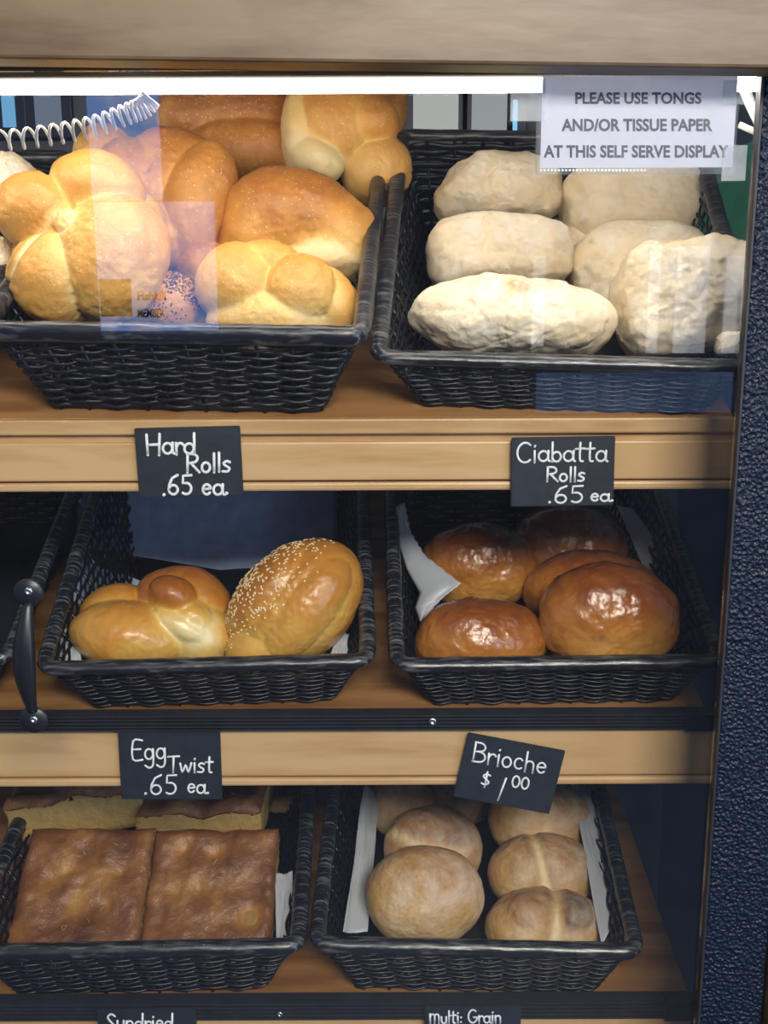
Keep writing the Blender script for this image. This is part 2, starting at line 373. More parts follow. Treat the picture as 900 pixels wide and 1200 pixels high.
# pull handle on the glass
hd = reparent(empty('pull_handle')); hd['label'] = 'black pull handle on the glass'
h1 = P(34, 694, GY - .003); h2 = P(40, 843, GY - .003)
for hp, (hx, hy) in ((h1, (34, 693)), (h2, (40, 843))):
    vs, fs = lathe([(.0101, 0), (.0101, .0012), (.0093, .0024), (.0001, .0026)], 36)
    R_ = Matrix.Rotation(R(90), 3, 'X')
    o = frommesh('mount_plate', [R_ @ Vector((v_[0], v_[1] * .95, v_[2])) for v_ in vs], fs, M['black'], hd); o.location = hp
    sc_ = screw(hx, hy, GY - .0056, .0030, hd)
vs, fs = [], []
NN = 40
hh = h1 - h2
secs = []
for i in range(NN + 1):
    u = i / NN
    c = h2 + hh * (.07 + .86 * u) + Vector((-.0012 * math.sin(math.pi * u), -.002 - .010 * math.sin(math.pi * u) ** .75, 0))
    w = .0036 + .0042 * math.sin(math.pi * u) ** 1.2
    for (a_, b_) in ((-1, .25), (-.6, -.7), (0, -1), (.6, -.7), (1, .25), (.5, .8), (-.5, .8)):
        vs.append(c + Vector((a_ * w, b_ * .0022, 0)))
for i in range(NN):
    for k in range(7): fs.append((i * 7 + k, i * 7 + (k + 1) % 7, (i + 1) * 7 + (k + 1) % 7, (i + 1) * 7 + k))
fs.append(tuple(range(7))[::-1]); fs.append(tuple(NN * 7 + k for k in range(7)))
frommesh('grip', vs, fs, M['black'], hd)

# ------------------------------------------------------------------ the shop around it
def struct(o): o['kind'] = 'structure'; return o
struct(box('floor', -3, 3, -3.6, 3, -.05, 0, plain('shop_floor', (.02, .035, .07), .5, 0, .2, 4), bev=0))
struct(box('wall_back', -3, 3, 2.4, 2.5, 0, 2.9, plain('back_wall', (.10, .115, .13), .7, 0, .2, 3), bev=0))
# cabinet wall to the right of the case: navy below, green board above
struct(box('wall_right', .62, .68, .08, 2.3, 0, 2.7, M['navy'], bev=0))
gb = box('trim_1', .612, .622, .3, 2.2, ZC - .10, ZC + .245, plain('green_board', (.02, .60, .20), .6, 0, .35, 9), bev=0); struct(gb)
for k, (y0, y1) in enumerate(((.86, .95), (1.42, 1.5))):
    struct(box('trim_%d' % (k + 2), .60, .614, y0, y1, ZC - .12, ZC + .26, M['dark_wall'], bev=.002))
# windows in the back wall
def window(nm, x0, x1, y0, y1, col, st, Y=2.38):
    a = P(x0, y1, Y); c = P(x1, y0, Y)
    root = struct(empty(nm, (0, 0, 0)))
    box('window_frame', a.x - .03, c.x + .03, Y - .01, Y + .01, a.z - .03, c.z + .03, M['dark_wall'], root, bev=.004)
    box('pane', a.x, c.x, Y - .016, Y - .009, a.z, c.z, emit('daylight_' + nm, col, st), root, bev=0)
    return root
window('window_1', 484, 537, 110, 160, (.75, .78, .74), .36)
window('window_2', 552, 594, 110, 160, (.70, .76, .78), .28)
window('window_3', 6, 18, 112, 150, (.22, .55, .9), .45)
window('window_4', 44, 72, 112, 150, (.30, .38, .5), .28)
window('window_5', 600, 606, 118, 160, (.2, .5, .85), .8)

# shop front behind the viewer: a glazed door with a sticker and a window, seen mirrored in the glass
RY = -3.4
def mirror_pt(x, y, Y=RY):
    """where the reflection in the front glass that shows at photo pixel (x, y) comes from, on the wall at Y"""
    d = CROT @ Vector(((x - 450) / F, (600 - y) / F, -1))
    t1 = (GY - .002 - CAM.y) / d.y; p = CAM + d * t1
    d2 = Vector((d.x, -d.y, d.z)); t2 = (Y - p.y) / d2.y
    return p + d2 * t2
def sky_pane(name, stops, st, scale):
    m = bpy.data.materials.new(name); m.use_nodes = True; n = m.node_tree.nodes; l = m.node_tree.links; n.clear()
    o = n.new('ShaderNodeOutputMaterial'); e = n.new('ShaderNodeEmission'); e.inputs[1].default_value = st
    t = n.new('ShaderNodeTexCoord'); nz = n.new('ShaderNodeTexNoise'); nz.inputs['Scale'].default_value = scale; nz.inputs['Detail'].default_value = 6
    r = n.new('ShaderNodeValToRGB'); l.new(t.outputs['Object'], nz.inputs['Vector']); l.new(nz.outputs['Fac'], r.inputs[0])
    el = r.color_ramp.elements; el[0].position = stops[0][0]; el[0].color = rgb(*stops[0][1]); el[1].position = stops[1][0]; el[1].color = rgb(*stops[1][1])
    l.new(r.outputs[0], e.inputs[0]); l.new(e.outputs[0], o.inputs[0]); return m
def refl_box(name, x0, x1, y0, y1, mat, parent, dy=0, th=.01):
    a = mirror_pt(x0, y1, RY + dy); c = mirror_pt(x1, y0, RY + dy)
    return box(name, min(a.x, c.x), max(a.x, c.x), RY + dy - th, RY + dy, a.z, c.z, mat, parent, bev=0)
struct(box('wall_front', -3, 3, RY - .14, RY - .06, 0, 2.9, plain('front_wall', (.045, .075, .14), .7, 0, .15, 3), bev=0))
d1 = struct(empty('door_1'))
day = sky_pane('door_daylight', ((.42, (.14, .36, 1.0)), (.60, (.55, .60, .95))), 1.5, 9)
refl_box('pane', 108, 182, 60, 235, day, d1, -.02)
refl_box('pane', 118, 250, 236, 388, day, d1, -.02)
o = refl_box('sticker', 118, 152, 327, 371, plain('sticker_dark', (.05, .03, .01), .7), d1, 0)
w1 = struct(empty('window_6'))
day2 = sky_pane('window_daylight', ((.4, (.55, .66, .9)), (.6, (.85, .88, .95))), 1.1, 3)
for (a_, b_, c_, d_) in ((757, 776, 288, 414), (789, 833, 288, 414), (846, 884, 300, 414), (623, 640, 300, 405)):
    refl_box('pane', a_, b_, c_, d_, day2, w1, -.02)
day3 = sky_pane('low_daylight', ((.4, (.10, .22, .55)), (.65, (.25, .42, .8))), .55, 3)
refl_box('pane', 628, 860, 436, 484, day3, w1, -.02)

# ------------------------------------------------------------------ baskets
BW, BD, HF, FL, FY = .208, .295, .060, .033, .4
def outline(off, n=264, r0=.007):
    """rounded rectangle grown by off; returns points and outward normals"""
    hx, hy, r_ = BW / 2 + off, BD / 2 + off * FY, r0 + off * .12
    segs = []
    sx_, sy_ = hx - r_, hy - r_
    per = 4 * (sx_ + sy_) + 2 * math.pi * r_
    out = []
    for i in range(n):
        s = per * i / n
        for (c, a0, st, dr, ln) in (((sx_, sy_), 0, (-sx_, -hy), (1, 0), 2 * sx_),):
            pass
        # walk: bottom edge, corner, right edge, corner, top edge, corner, left edge, corner
        arcs = math.pi / 2 * r_
        walk = [('l', (-sx_, -hy), (1, 0), 2 * sx_, (0, -1)), ('a', (sx_, -sy_), -90), ('l', (hx, -sy_), (0, 1), 2 * sy_, (1, 0)), ('a', (sx_, sy_), 0),
                ('l', (sx_, hy), (-1, 0), 2 * sx_, (0, 1)), ('a', (-sx_, sy_), 90), ('l', (-hx, sy_), (0, -1), 2 * sy_, (-1, 0)), ('a', (-sx_, -sy_), 180)]
        for wk in walk:
            ln = wk[3] if wk[0] == 'l' else arcs
            if s <= ln + 1e-9:
                if wk[0] == 'l': out.append(((wk[1][0] + wk[2][0] * s, wk[1][1] + wk[2][1] * s), wk[4]))
                else:
                    a = R(wk[2]) + s / r_; out.append(((wk[1][0] + r_ * math.cos(a), wk[1][1] + r_ * math.sin(a)), (math.cos(a), math.sin(a))))
                break
            s -= ln
        else:
            out.append(((-sx_, -hy), (0, -1)))
    return out
HB = .135
def hgt(y):
    u = (y + BD / 2) / BD
    return HF + (HB - HF) * u
NP = 264
def ring(t):
    return [(Vector((p[0], p[1], t * hgt(p[1] * BD / (BD + 2 * FL * FY * t)))), Vector((n_[0], n_[1], 0))) for p, n_ in outline(FL * t, NP)]
def make_basket(hb):
    global HB
    HB = hb
    root = empty('wicker_basket')
    rows = 18; vs, fs = [], []
    per = 6                                    # samples between two stakes
    for k in range(rows):
        t = .04 + .90 * (k + .5) / rows
        rg = ring(t)
        pts = [p + nn * (.0023 * math.cos(math.pi * i / per + math.pi * k)) + Vector((0, 0, .0005 * math.sin(i * .9 + k * 2.1))) for i, (p, nn) in enumerate(rg)]
        hs = [(.78 + .26 * (p.y / BD + .5)) * .45 * hgt(p.y) / rows for p, nn in rg]
        b0 = len(vs); n = 6
        for i, p in enumerate(pts):
            nn = rg[i][1]
            for q in range(n):
                an = 2 * math.pi * q / n + .5
                vs.append(p + nn * (math.cos(an) * .0013) + Vector((0, 0, math.sin(an) * hs[i])))
        for i in range(NP):
            j = (i + 1) % NP
            for q in range(n): fs.append((b0 + i * n + q, b0 + i * n + (q + 1) % n, b0 + j * n + (q + 1) % n, b0 + j * n + q))
    frommesh('woven_wall', vs, fs, M['wicker'], root)
    vs, fs = [], []
    r0, r1 = ring(.0), ring(1.0)
    for i in range(0, NP, per):
        tube([r0[i][0], r1[i][0]], .0016, 6, vs=vs, fs=fs, up=Vector((1, .3, 0)))
    frommesh('upright_canes', vs, fs, M['wicker'], root)
    rg = [p for p, nn in ring(1.0)]
    fine = []
    for i in range(NP):
        a, c = rg[i], rg[(i + 1) % NP]
        fine += [a, a.lerp(c, .5)]
    vs, fs = tube(fine, .0072, 12, True, ry=.0066, rfun=lambda i, an: 1 + .022 * math.sin(i * .30 + an) + .012 * math.sin(i * 1.3 + an * 3))
    frommesh('wrapped_rim', vs, fs, M['rim'], root)
    bs = [p for p, nn in ring(0.02)]
    vs = [Vector((p.x, p.y, .001)) for p in bs] + [Vector((p.x, p.y, .005)) for p in bs]
    fs = [tuple(range(NP))[::-1], tuple(range(NP, 2 * NP))] + [(i, (i + 1) % NP, NP + (i + 1) % NP, NP + i) for i in range(NP)]
    frommesh('woven_base', vs, fs, M['wicker'], root, False)
    return root
def copy_tree(o, parent=None):
    c = o.copy(); COL.objects.link(c)
    if parent: c.parent = parent
    for ch in list(o.children): copy_tree(ch, c)
    return c
proto = {}
BASK = {}
def basket(key, sh, xc, dy, rz, label, ys=1.0, sx_=1.0):
    kind = .085 if sh == 'low' else {'hard': .086, 'left': .086, 'ciab': .145}.get(key, .132)
    if kind in proto: o = copy_tree(proto[kind])
    else: o = proto[kind] = make_basket(kind)
    zs, TILT = SH[sh]; o['tilt'] = TILT
    # front bottom edge sits dy behind the shelf front, resting on the tilted board
    Q = Matrix.Rotation(TILT, 3, 'X')
    loc = Vector((xc, 0, zs)) + Q @ Vector((0, dy + BD / 2, 0.0006))
    o.location = loc; o.rotation_euler = (Q @ Matrix.Rotation(rz, 3, 'Z')).to_euler(); o.scale = (sx_, 1, ys)
    tag(o, label, 'basket', 'black wicker bread baskets')
    BASK[key] = o
    return o
def bx(xa, xb, y, Y=0): # centre x of a basket whose front rim spans photo pixels xa..xb at height y
    return (P(xa, y, Y).x + P(xb, y, Y).x) / 2, (P(xb, y, Y).x - P(xa, y, Y).x) / (BW + 2 * FL + .014)
def put(key, sh, xa, xb, y, label, dy=.036, rz=0, ys=1.0):
    c, s_ = bx(xa, xb, y, dy - .025)
    return basket(key, sh, c, dy, rz, label, ys, s_)
put('hard', 'top', -12, 447, 395, 'black wicker basket of hard rolls on the top shelf', .013, R(-2.5), ys=1.17)
put('ciab', 'top', 449, 913, 425, 'black wicker basket of floury ciabatta rolls on the top shelf', .012, R(-4), ys=.78)
put('left', 'top', -466, -22, 385, 'black wicker basket cut off by the left edge of the top shelf', .016, ys=1.1)
put('egg', 'mid', 36, 433, 790, 'black wicker basket holding the egg twist and the sesame bun', .030, R(2), ys=.83)
put('brio', 'mid', 452, 850, 790, 'black wicker basket holding the glossy brioche buns', .030, R(.8), ys=.83)
put('midleft', 'mid', -366, 22, 790, 'black wicker basket behind the pull handle, mostly out of frame', .040, ys=.83)
put('foc', 'low', -58, 354, 1108, 'black wicker basket of brown focaccia squares on the lowest shelf', .014, R(1.2))
put('grain', 'low', 368, 764, 1108, 'black wicker basket of round multigrain rolls on the lowest shelf', .014, R(-2))

# ------------------------------------------------------------------ bread
_ico = {}
def ico(sub):
    if sub not in _ico:
        bm = bmesh.new(); bmesh.ops.create_icosphere(bm, subdivisions=sub, radius=1)
        bm.verts.ensure_lookup_table()
        _ico[sub] = (np.array([v_.co[:] for v_ in bm.verts]), [tuple(v_.index for v_ in f.verts) for f in bm.faces]); bm.free()
    return _ico[sub]
class Lobe:
    def __init__(s, c, r, crust=.5, rot=(0, 0, 0), p=2.0):
        s.c = np.array(c, float); s.r = np.array(r, float); s.crust = crust; s.p = p
        s.R = np.array(Euler([R(a) for a in rot]).to_matrix())
    def d(s, x):
        q = np.abs((x - s.c) @ s.R)
        u = q / s.r
        k0 = np.maximum((u ** s.p).sum(-1), 1e-9) ** (1 / s.p)
        g = (u ** (s.p - 1)) / s.r
        gl = np.sqrt((g ** 2).sum(-1)) / np.maximum(k0, 1e-6) ** (s.p - 1)
        return (k0 - 1) / np.maximum(gl, 1e-6)
def field(lobes, x, k):
    ds = np.stack([L.d(x) for L in lobes], 0)
    m_ = ds.min(0)
    sm = m_ - k * np.log(np.exp(-(ds - m_) / k).sum(0))
    return sm, ds
def bread_mesh(name, lobes, hw, k=.03, sub=6, lump=.03, fine=.010, seed=0, up=(0, 0, 1), topbrown=.2, crease=.25, cw=.06, flat=None, wrinkle=0, slash=None, groove=0):
    dirs, faces = ico(sub)
    lo = np.zeros(len(dirs)); hi = np.full(len(dirs), 2.2)
    rs = np.linspace(2.2, .02, 60); found = np.zeros(len(dirs), bool); prev = hi.copy()
    for r_ in rs:
        s_, _ = field(lobes, dirs * r_, k)
        hit = (s_ < 0) & ~found
        lo[hit] = r_; hi[hit] = prev[hit]; found |= hit
        prev[~found] = r_
    for _ in range(16):
        mid = (lo + hi) / 2; s_, _ = field(lobes, dirs * mid[:, None], k)
        ins = s_ < 0; lo[ins] = mid[ins]; hi[~ins] = mid[~ins]
    pos = dirs * ((lo + hi) / 2)[:, None]
    _, ds = field(lobes, pos, k)
    tau = .05
    wgt = np.exp(-(ds - ds.min(0)) / tau); wgt /= wgt.sum(0)
    cr_ = (wgt * np.array([L.crust for L in lobes])[:, None]).sum(0)
    srt = np.sort(ds, 0)
    cz_ = np.exp(-(srt[1] - srt[0]) / cw) if len(lobes) > 1 else np.zeros(len(pos))
    off = Vector((seed * 7.3, seed * 3.1, seed * 1.7))
    disp = np.zeros(len(pos)); blot = np.zeros(len(pos))
    for i, p in enumerate(pos):
        v_ = Vector(p)
        a = noise.noise(v_ * 2.2 + off); c = noise.noise(v_ * 5.5 + off)
        f_ = noise.noise(v_ * 16 + off)
        disp[i] = lump * a + lump * .45 * c + fine * f_ - groove * cz_[i]
        if wrinkle:
            g = noise.noise(Vector((v_.x * 3.2, v_.y * 3.2, v_.z * 9)) + off)
            disp[i] -= wrinkle * max(0, 1 - abs(g) * 9)
        blot[i] = .5 * c + .5 * a
    pos = pos + dirs * disp[:, None]
    nz_ = dirs @ np.array(up) / np.linalg.norm(up)
    crust = cr_ + topbrown * nz_ - crease * cz_ + .14 * blot
    if slash is not None:
        # an opened cut: a groove along a plane, pale inside
        for (pn, pd, depth, wd, side) in slash:
            pn = np.array(pn, float); pn /= np.linalg.norm(pn)
            e = np.abs(pos @ pn - pd); msk = np.exp(-(e / wd) ** 2) * np.clip(dirs @ np.array(side) / np.linalg.norm(side) * 2.2 - .5, 0, 1)
            pos = pos * (1 - depth * msk)[:, None]; crust = crust - .55 * msk
            lipm = np.exp(-((e - wd * 1.5) / (wd * .6)) ** 2) * np.clip(dirs @ np.array(side) * 2 - .6, 0, 1)
            pos = pos * (1 + depth * .3 * lipm)[:, None]; crust = crust + .2 * lipm
    if flat is not None:
        z = pos[:, 2]; low = z < flat
        pos[low, 2] = flat + (z[low] - flat) * .12
        crust = np.where(low, np.minimum(crust, .35), crust)
    pos *= hw
    me = bpy.data.meshes.new(name); me.from_pydata(pos.tolist(), [], faces); me.update()
    at = me.attributes.new('crust', 'FLOAT', 'POINT'); at.data.foreach_set('value', np.clip(crust, 0, 1).astype(np.float32))
    return me
FACE = Euler((R(-12), 0, 0)).to_matrix()   # leaning back towards whoever looks down at the basket
def basket_floor_z(key, x, Y):
    o = BASK[key]; zs = o.location.z; 
    return o.location.z + (Y - o.location.y) * math.tan(o['tilt']) + .006
def rest_depth(key, cx, cy, drop):
    lo, hi = -.02, .40
    for _ in range(40):
        m_ = (lo + hi) / 2; p = P(cx, cy, m_)
        g = p.z - drop * scale_at(p) - basket_floor_z(key, p.x, m_)
        # going deeper lifts the point less fast than the floor rises
        if g > 0: lo = m_
        else: hi = m_
    return (lo + hi) / 2
LOG = []
def bread(name, label, cat, group, mat, cx, cy, hwpx, lobes, Y=None, rest=None, rot=None, **kw):
    if Y is None: Y = rest_depth(rest[0], cx, cy, rest[1])
    p = P(cx, cy, Y); hw = hwpx * scale_at(p)
    me = bread_mesh(name, lobes, hw, **kw)
    o = link(name, me, M[mat]); o.location = p
    o.rotation_euler = (Matrix.Rotation(R(-12), 3, 'X') if rot is None else Euler([R(a) for a in rot]).to_matrix()).to_euler()
    tag(o, label, cat, group)
    LOG.append((name, round(Y, 3)))
    return o
L = Lobe
HG = 'hard rolls in the top left basket'
bread('hard_roll', 'big five-lobed golden kaiser roll at the front of the hard roll basket', 'bread roll', HG, 'hard', 102, 284, 102,
      [L((.30, -.16, -.20), (.68, .52, .76), .46, (0, 18, 0)), L((-.52, -.05, .32), (.50, .48, .47), .50), L((.12, .02, .60), (.60, .46, .44), .48, (0, 12, 0)),
       L((-.30, -.10, -.42), (.58, .52, .56), .48, (0, -20, 0)), L((0, .2, 0), (.92, .5, .95), .45), L((-.05, -.42, .1), (.2, .14, .2), .2)],
      Y=.048, k=.014, seed=1, topbrown=.05, crease=.32, lump=.035, fine=.012, wrinkle=.010, groove=.075, cw=.05, slash=[((.8, 0, -.6), -.32, .05, .04, (-.3, -1, -.6))])
bread('hard_roll', 'brown round roll with a curved fold, right behind the big golden kaiser roll', 'bread roll', HG, 'hard', 198, 236, 88,
      [L((-.05, .1, .05), (.88, .6, .98), .66, (0, 15, 0)), L((.42, -.2, -.1), (.48, .5, .85), .62, (0, 18, 0)), L((-.15, -.28, -.55), (.5, .4, .5), .72), L((-.5, .0, .3), (.5, .55, .55), .70)],
      Y=.135, k=.022, seed=2, topbrown=.12, crease=.18, groove=.035, wrinkle=.012)
bread('hard_roll', 'long brown double-bulged roll at the back of the hard roll basket under the light tube', 'bread roll', HG, 'hard', 268, 158, 84,
      [L((.0, 0, .25), (.98, .6, .46), .78, p=2.6), L((.25, -.1, -.3), (.85, .6, .44), .74, p=2.3), L((-.72, -.05, .25), (.25, .4, .34), .55)],
      Y=.245, k=.03, seed=3, topbrown=.08, crease=.1, groove=.02, wrinkle=.012)
bread('hard_roll', 'golden folded roll with a pale torn left side at the back right of its basket', 'bread roll', HG, 'hard', 402, 165, 78,
      [L((-.12, -.05, .25), (.78, .6, .72), .50, (0, 25, 0)), L((.50, .08, -.42), (.55, .55, .55), .42, (0, -30, 0)), L((-.66, -.12, .1), (.26, .45, .72), .12), L((-.40, -.28, -.38), (.44, .34, .3), .04, (0, 25, 0)), L((.35, -.15, .2), (.5, .45, .42), .58)],
      Y=.215, k=.025, seed=4, topbrown=.1, crease=.2, fine=.014, groove=.04, cw=.05)
bread('hard_roll', 'tan roll half hidden behind the pale torn roll below the light tube', 'bread roll', HG, 'hard', 448, 128, 32,
      [L((0, 0, 0), (.95, .9, 1.15), .55), L((-.3, -.1, .4), (.6, .7, .6), .6)], Y=.30, k=.04, seed=5, topbrown=.1)
bread('hard_roll', 'long smooth brown-topped roll in the middle of the hard roll basket', 'bread roll', HG, 'hard', 352, 266, 95,
      [L((-.12, 0, .1), (.86, .66, .62), .66, (0, 8, 0)), L((.52, -.02, -.18), (.47, .55, .5), .50), L((.28, .02, -.48), (.68, .6, .28), .06), L((-.5, -.05, -.2), (.48, .55, .48), .6)],
      Y=.125, k=.06, seed=6, topbrown=.25, crease=.05, wrinkle=.006)
bread('hard_roll', 'pale yellow knotted roll at the front right of the hard roll basket', 'bread roll', HG, 'hard', 327, 347, 98,
      [L((-.46, -.1, .1), (.53, .52, .52), .38), L((-.12, -.02, .36), (.46, .42, .30), .44, (0, 12, 0)), L((.28, -.2, -.02), (.50, .46, .46), .44, (0, 20, 0)), L((.66, .02, -.12), (.32, .44, .50), .46, (0, -22, 0)), L((-.05, -.1, -.3), (.82, .5, .4), .30), L((.1, .2, 0), (.75, .4, .5), .45)],
      Y=.045, k=.016, seed=7, topbrown=.16, crease=.2, groove=.035, cw=.06)
bread('hard_roll', 'small brown roll peeking out between the kaiser roll and the yellow knotted roll', 'bread roll', HG, 'hard', 240, 312, 34,
      [L((0, 0, 0), (1, .9, .9), .7), L((.3, 0, .3), (.5, .6, .5), .65)], Y=.11, k=.05, seed=8, topbrown=.1)
bread('hard_roll', 'tan roll end showing above the kaiser roll, beside the coiled cord', 'bread roll', HG, 'hard', 122, 178, 34,
      [L((0, 0, 0), (1, .9, .95), .5), L((-.5, -.1, -.2), (.5, .6, .7), .3)], Y=.20, k=.05, seed=9, topbrown=.1)
po = bread('poppy_seed_roll', 'poppy seeded brown roll low between the kaiser roll and the yellow knotted roll', 'bread roll', None, 'hard', 203, 352, 36,
      [L((0, 0, 0), (1, .8, .9), .62, (0, 35, 0)), L((-.2, -.1, .3), (.75, .6, .5), .68, (0, 35, 0))], Y=.052, k=.03, seed=10, topbrown=.1)
for (lab, cx, cy, hw, Y, sd) in (('rough pale crusty roll at the left edge above the kaiser roll', 2, 222, 44, .13, 11), ('rough pale crusty roll at the left edge beside the kaiser roll', -22, 312, 42, .075, 12)):
    bread('crusty_roll', lab, 'bread roll', 'pale crusty rolls at the left edge', 'ciabatta', cx, cy, hw,
          [L((0, 0, 0), (1, .9, .9), .35, p=2.4), L((.3, -.2, .2), (.6, .6, .6), .3)], Y=Y, k=.06, seed=sd, lump=.05, fine=.03, topbrown=.1)

CG = 'ciabatta rolls in the top right basket'
def ciab(lab, cx, cy, hw, hz, Y, sd, lob=None, tilt=0):
    bread('ciabatta_roll', lab, 'bread roll', CG, 'ciabatta', cx, cy, hw,
          lob or [L((0, 0, 0), (1, .75, hz / hw), .35, (0, tilt, 0), 3.2), L((-.38, -.12, .12), (.52, .55, .8 * hz / hw), .28, (0, tilt + 6, 0), 2.5), L((.4, -.08, -.04), (.54, .58, .86 * hz / hw), .48, (0, tilt - 5, 0), 2.6)],
          Y=Y, k=.04, seed=sd, lump=.07, fine=.013, topbrown=.12, wrinkle=.02, crease=.05)
ciab('rear left floury ciabatta roll with a nibbled left end, against the basket back', 585, 224, 75, 41, .225, 21,
     [L((.08, 0, 0), (.90, .7, .54), .42, p=2.7), L((-.72, .02, -.16), (.30, .45, .34), .55), L((-.2, -.1, .1), (.6, .55, .42), .36), L((.45, -.1, -.05), (.5, .55, .48), .3)])
ciab('rear right floury ciabatta roll just below the notice', 738, 242, 79, 49, .215, 22, tilt=-4)
ciab('middle left floury ciabatta roll lying on the long front one', 583, 303, 83, 44, .140, 23)
ciab('middle right floury ciabatta roll half hidden by the big one at the right', 745, 322, 80, 54, .145, 24, tilt=-8)
ciab('longest, flattest ciabatta roll at the front left of its basket', 602, 374, 124, 46, .052, 25,
     [L((0, 0, 0), (1, .5, .37), .32, (0, 3, 0)), L((-.3, -.05, .02), (.6, .45, .36), .3), L((.35, -.05, -.06), (.6, .45, .32), .42), L((.0, -.40, .20), (.075, .06, .045), 1.9)])
ciab('biggest white-dusted ciabatta roll at the front right beside the post', 806, 353, 86, 67, .060, 26, tilt=-8)
ciab('small end of a ciabatta roll at the right corner of the basket rim', 862, 404, 24, 14, .018, 27)
ciab('floury ciabatta roll showing only in the gap between the two rear ones', 672, 292, 30, 24, .20, 28)

bread('egg_twist_roll', 'glossy knotted egg twist roll with a dark knob, left of the sesame bun', 'bread roll', None, 'egg', 179, 728, 94,
      [L((-.26, -.2, -.16), (.72, .5, .44), .42, (0, 8, 0)), L((.34, .2, .22), (.62, .42, .46), .62, (0, 10, 0)), L((-.52, .22, .14), (.44, .4, .32), .45, (0, -15, 0)), L((.30, -.22, .36), (.31, .28, .22), .68, (0, 24, 0)),
       L((.42, -.20, -.02), (.44, .32, .19), .0, (0, 28, 0)), L((.62, .0, -.2), (.38, .42, .42), .25), L((.55, -.2, .08), (.3, .26, .2), .3, (0, 30, 0)), L((.1, .1, -.2), (.8, .5, .4), .4)],
      rest=('egg', 58), k=.02, seed=31, topbrown=.14, crease=.18, lump=.025, groove=.015, cw=.045)
sb = bread('sesame_bun', 'tall twisted bun with sesame seeds on its left side, in the egg twist basket', 'bread roll', None, 'egg', 343, 714, 86,
      [L((.06, 0, .06), (1.04, .72, .74), .46, (0, -46, 0)), L((-.22, -.05, .24), (.86, .62, .46), .58, (0, -46, 0)), L((.16, -.18, .02), (.92, .6, .50), .50, (0, -50, 0)), L((-.40, -.1, -.50), (.52, .5, .42), .42, (0, -20, 0)), L((-.22, -.16, -.80), (.44, .42, .18), .0)],
      rest=('egg', 74), k=.022, seed=32, topbrown=.14, crease=.12, lump=.02, groove=.03, cw=.035)

BG = 'brioche buns in the middle right basket'
def bri(lab, cx, cy, hw, hz, drop, sd, lob=None, Y=None):
    bread('brioche_bun', lab, 'bread roll', BG, 'brioche', cx, cy, hw, lob or [L((0, 0, 0), (1, .62, hz / hw), .52), L((-.15, -.08, .1), (.75, .52, .8 * hz / hw), .5)], Y=Y,
          rest=('brio', drop), k=.05, seed=sd, topbrown=.38, lump=.045, fine=.010, crease=.0, up=(0, -.1, 1))
bri('brioche bun at the rear left behind the torn white paper corner', 562, 664, 71, 52, 50, 41)
bri('brioche bun at the rear right under the ciabatta price card', 666, 644, 70, 52, 50, 42)
bri('low wide brioche bun at the front left of the brioche basket', 564, 752, 79, 50, 46, 43)
bri('brioche bun squeezed behind the largest front brioche bun', 694, 694, 82, 48, 40, 44, Y=.125)
bri('largest round brioche bun at the front right of its basket', 713, 724, 83, 65, 62, 45, Y=.045)

MG = 'multigrain rolls in the lowest right basket'
def mg(lab, cx, cy, hw, hz, sd, crust=.45, Y=None, slash=None, drop=None, tb=.25, extra=()):
    bread('multigrain_roll', lab, 'bread roll', MG, 'grain', cx, cy, hw, [L((0, 0, 0), (1, .68, hz / hw), crust), L((-.2, -.08, .05), (.72, .56, .85 * hz / hw), crust - .14)] + list(extra),
          Y=Y, rest=('grain', drop or hz), k=.06 if not extra else .03, seed=sd, topbrown=tb, lump=.03, crease=0, slash=slash)
mg('large pale round multigrain roll at the front left of its basket', 498, 1050, 69, 58, 51, .42, tb=.25)
mg('darker slashed multigrain roll right behind the large pale round one', 508, 995, 58, 50, 52, .58, slash=[((.25, 0, 1), .22, .06, .12, (-.2, -.6, .8))])
mg('shadowed multigrain roll at the rear left of its basket', 470, 945, 42, 36, 53, .4)
mg('brown multigrain roll at the rear middle behind the Brioche card', 534, 938, 44, 30, 54, .68)
mg('small golden multigrain roll with a burst brown crown at the front right', 640, 1088, 73, 46, 55, .36, Y=.066, slash=[((1, 0, -.25), .02, .10, .11, (.0, -.5, 1))], tb=.3, extra=[L((-.34, -.25, .36), (.30, .34, .28), .5), L((.36, -.28, .34), (.32, .34, .26), .86)])
mg('tan multigrain roll with an open slash, second from front on the right', 637, 1024, 65, 46, 56, .42, Y=.118, slash=[((1, 0, .2), -.05, .07, .09, (.0, -.8, .8))])
mg('tan multigrain roll third from front on the right, under the Brioche card', 634, 962, 62, 46, 57, .42)

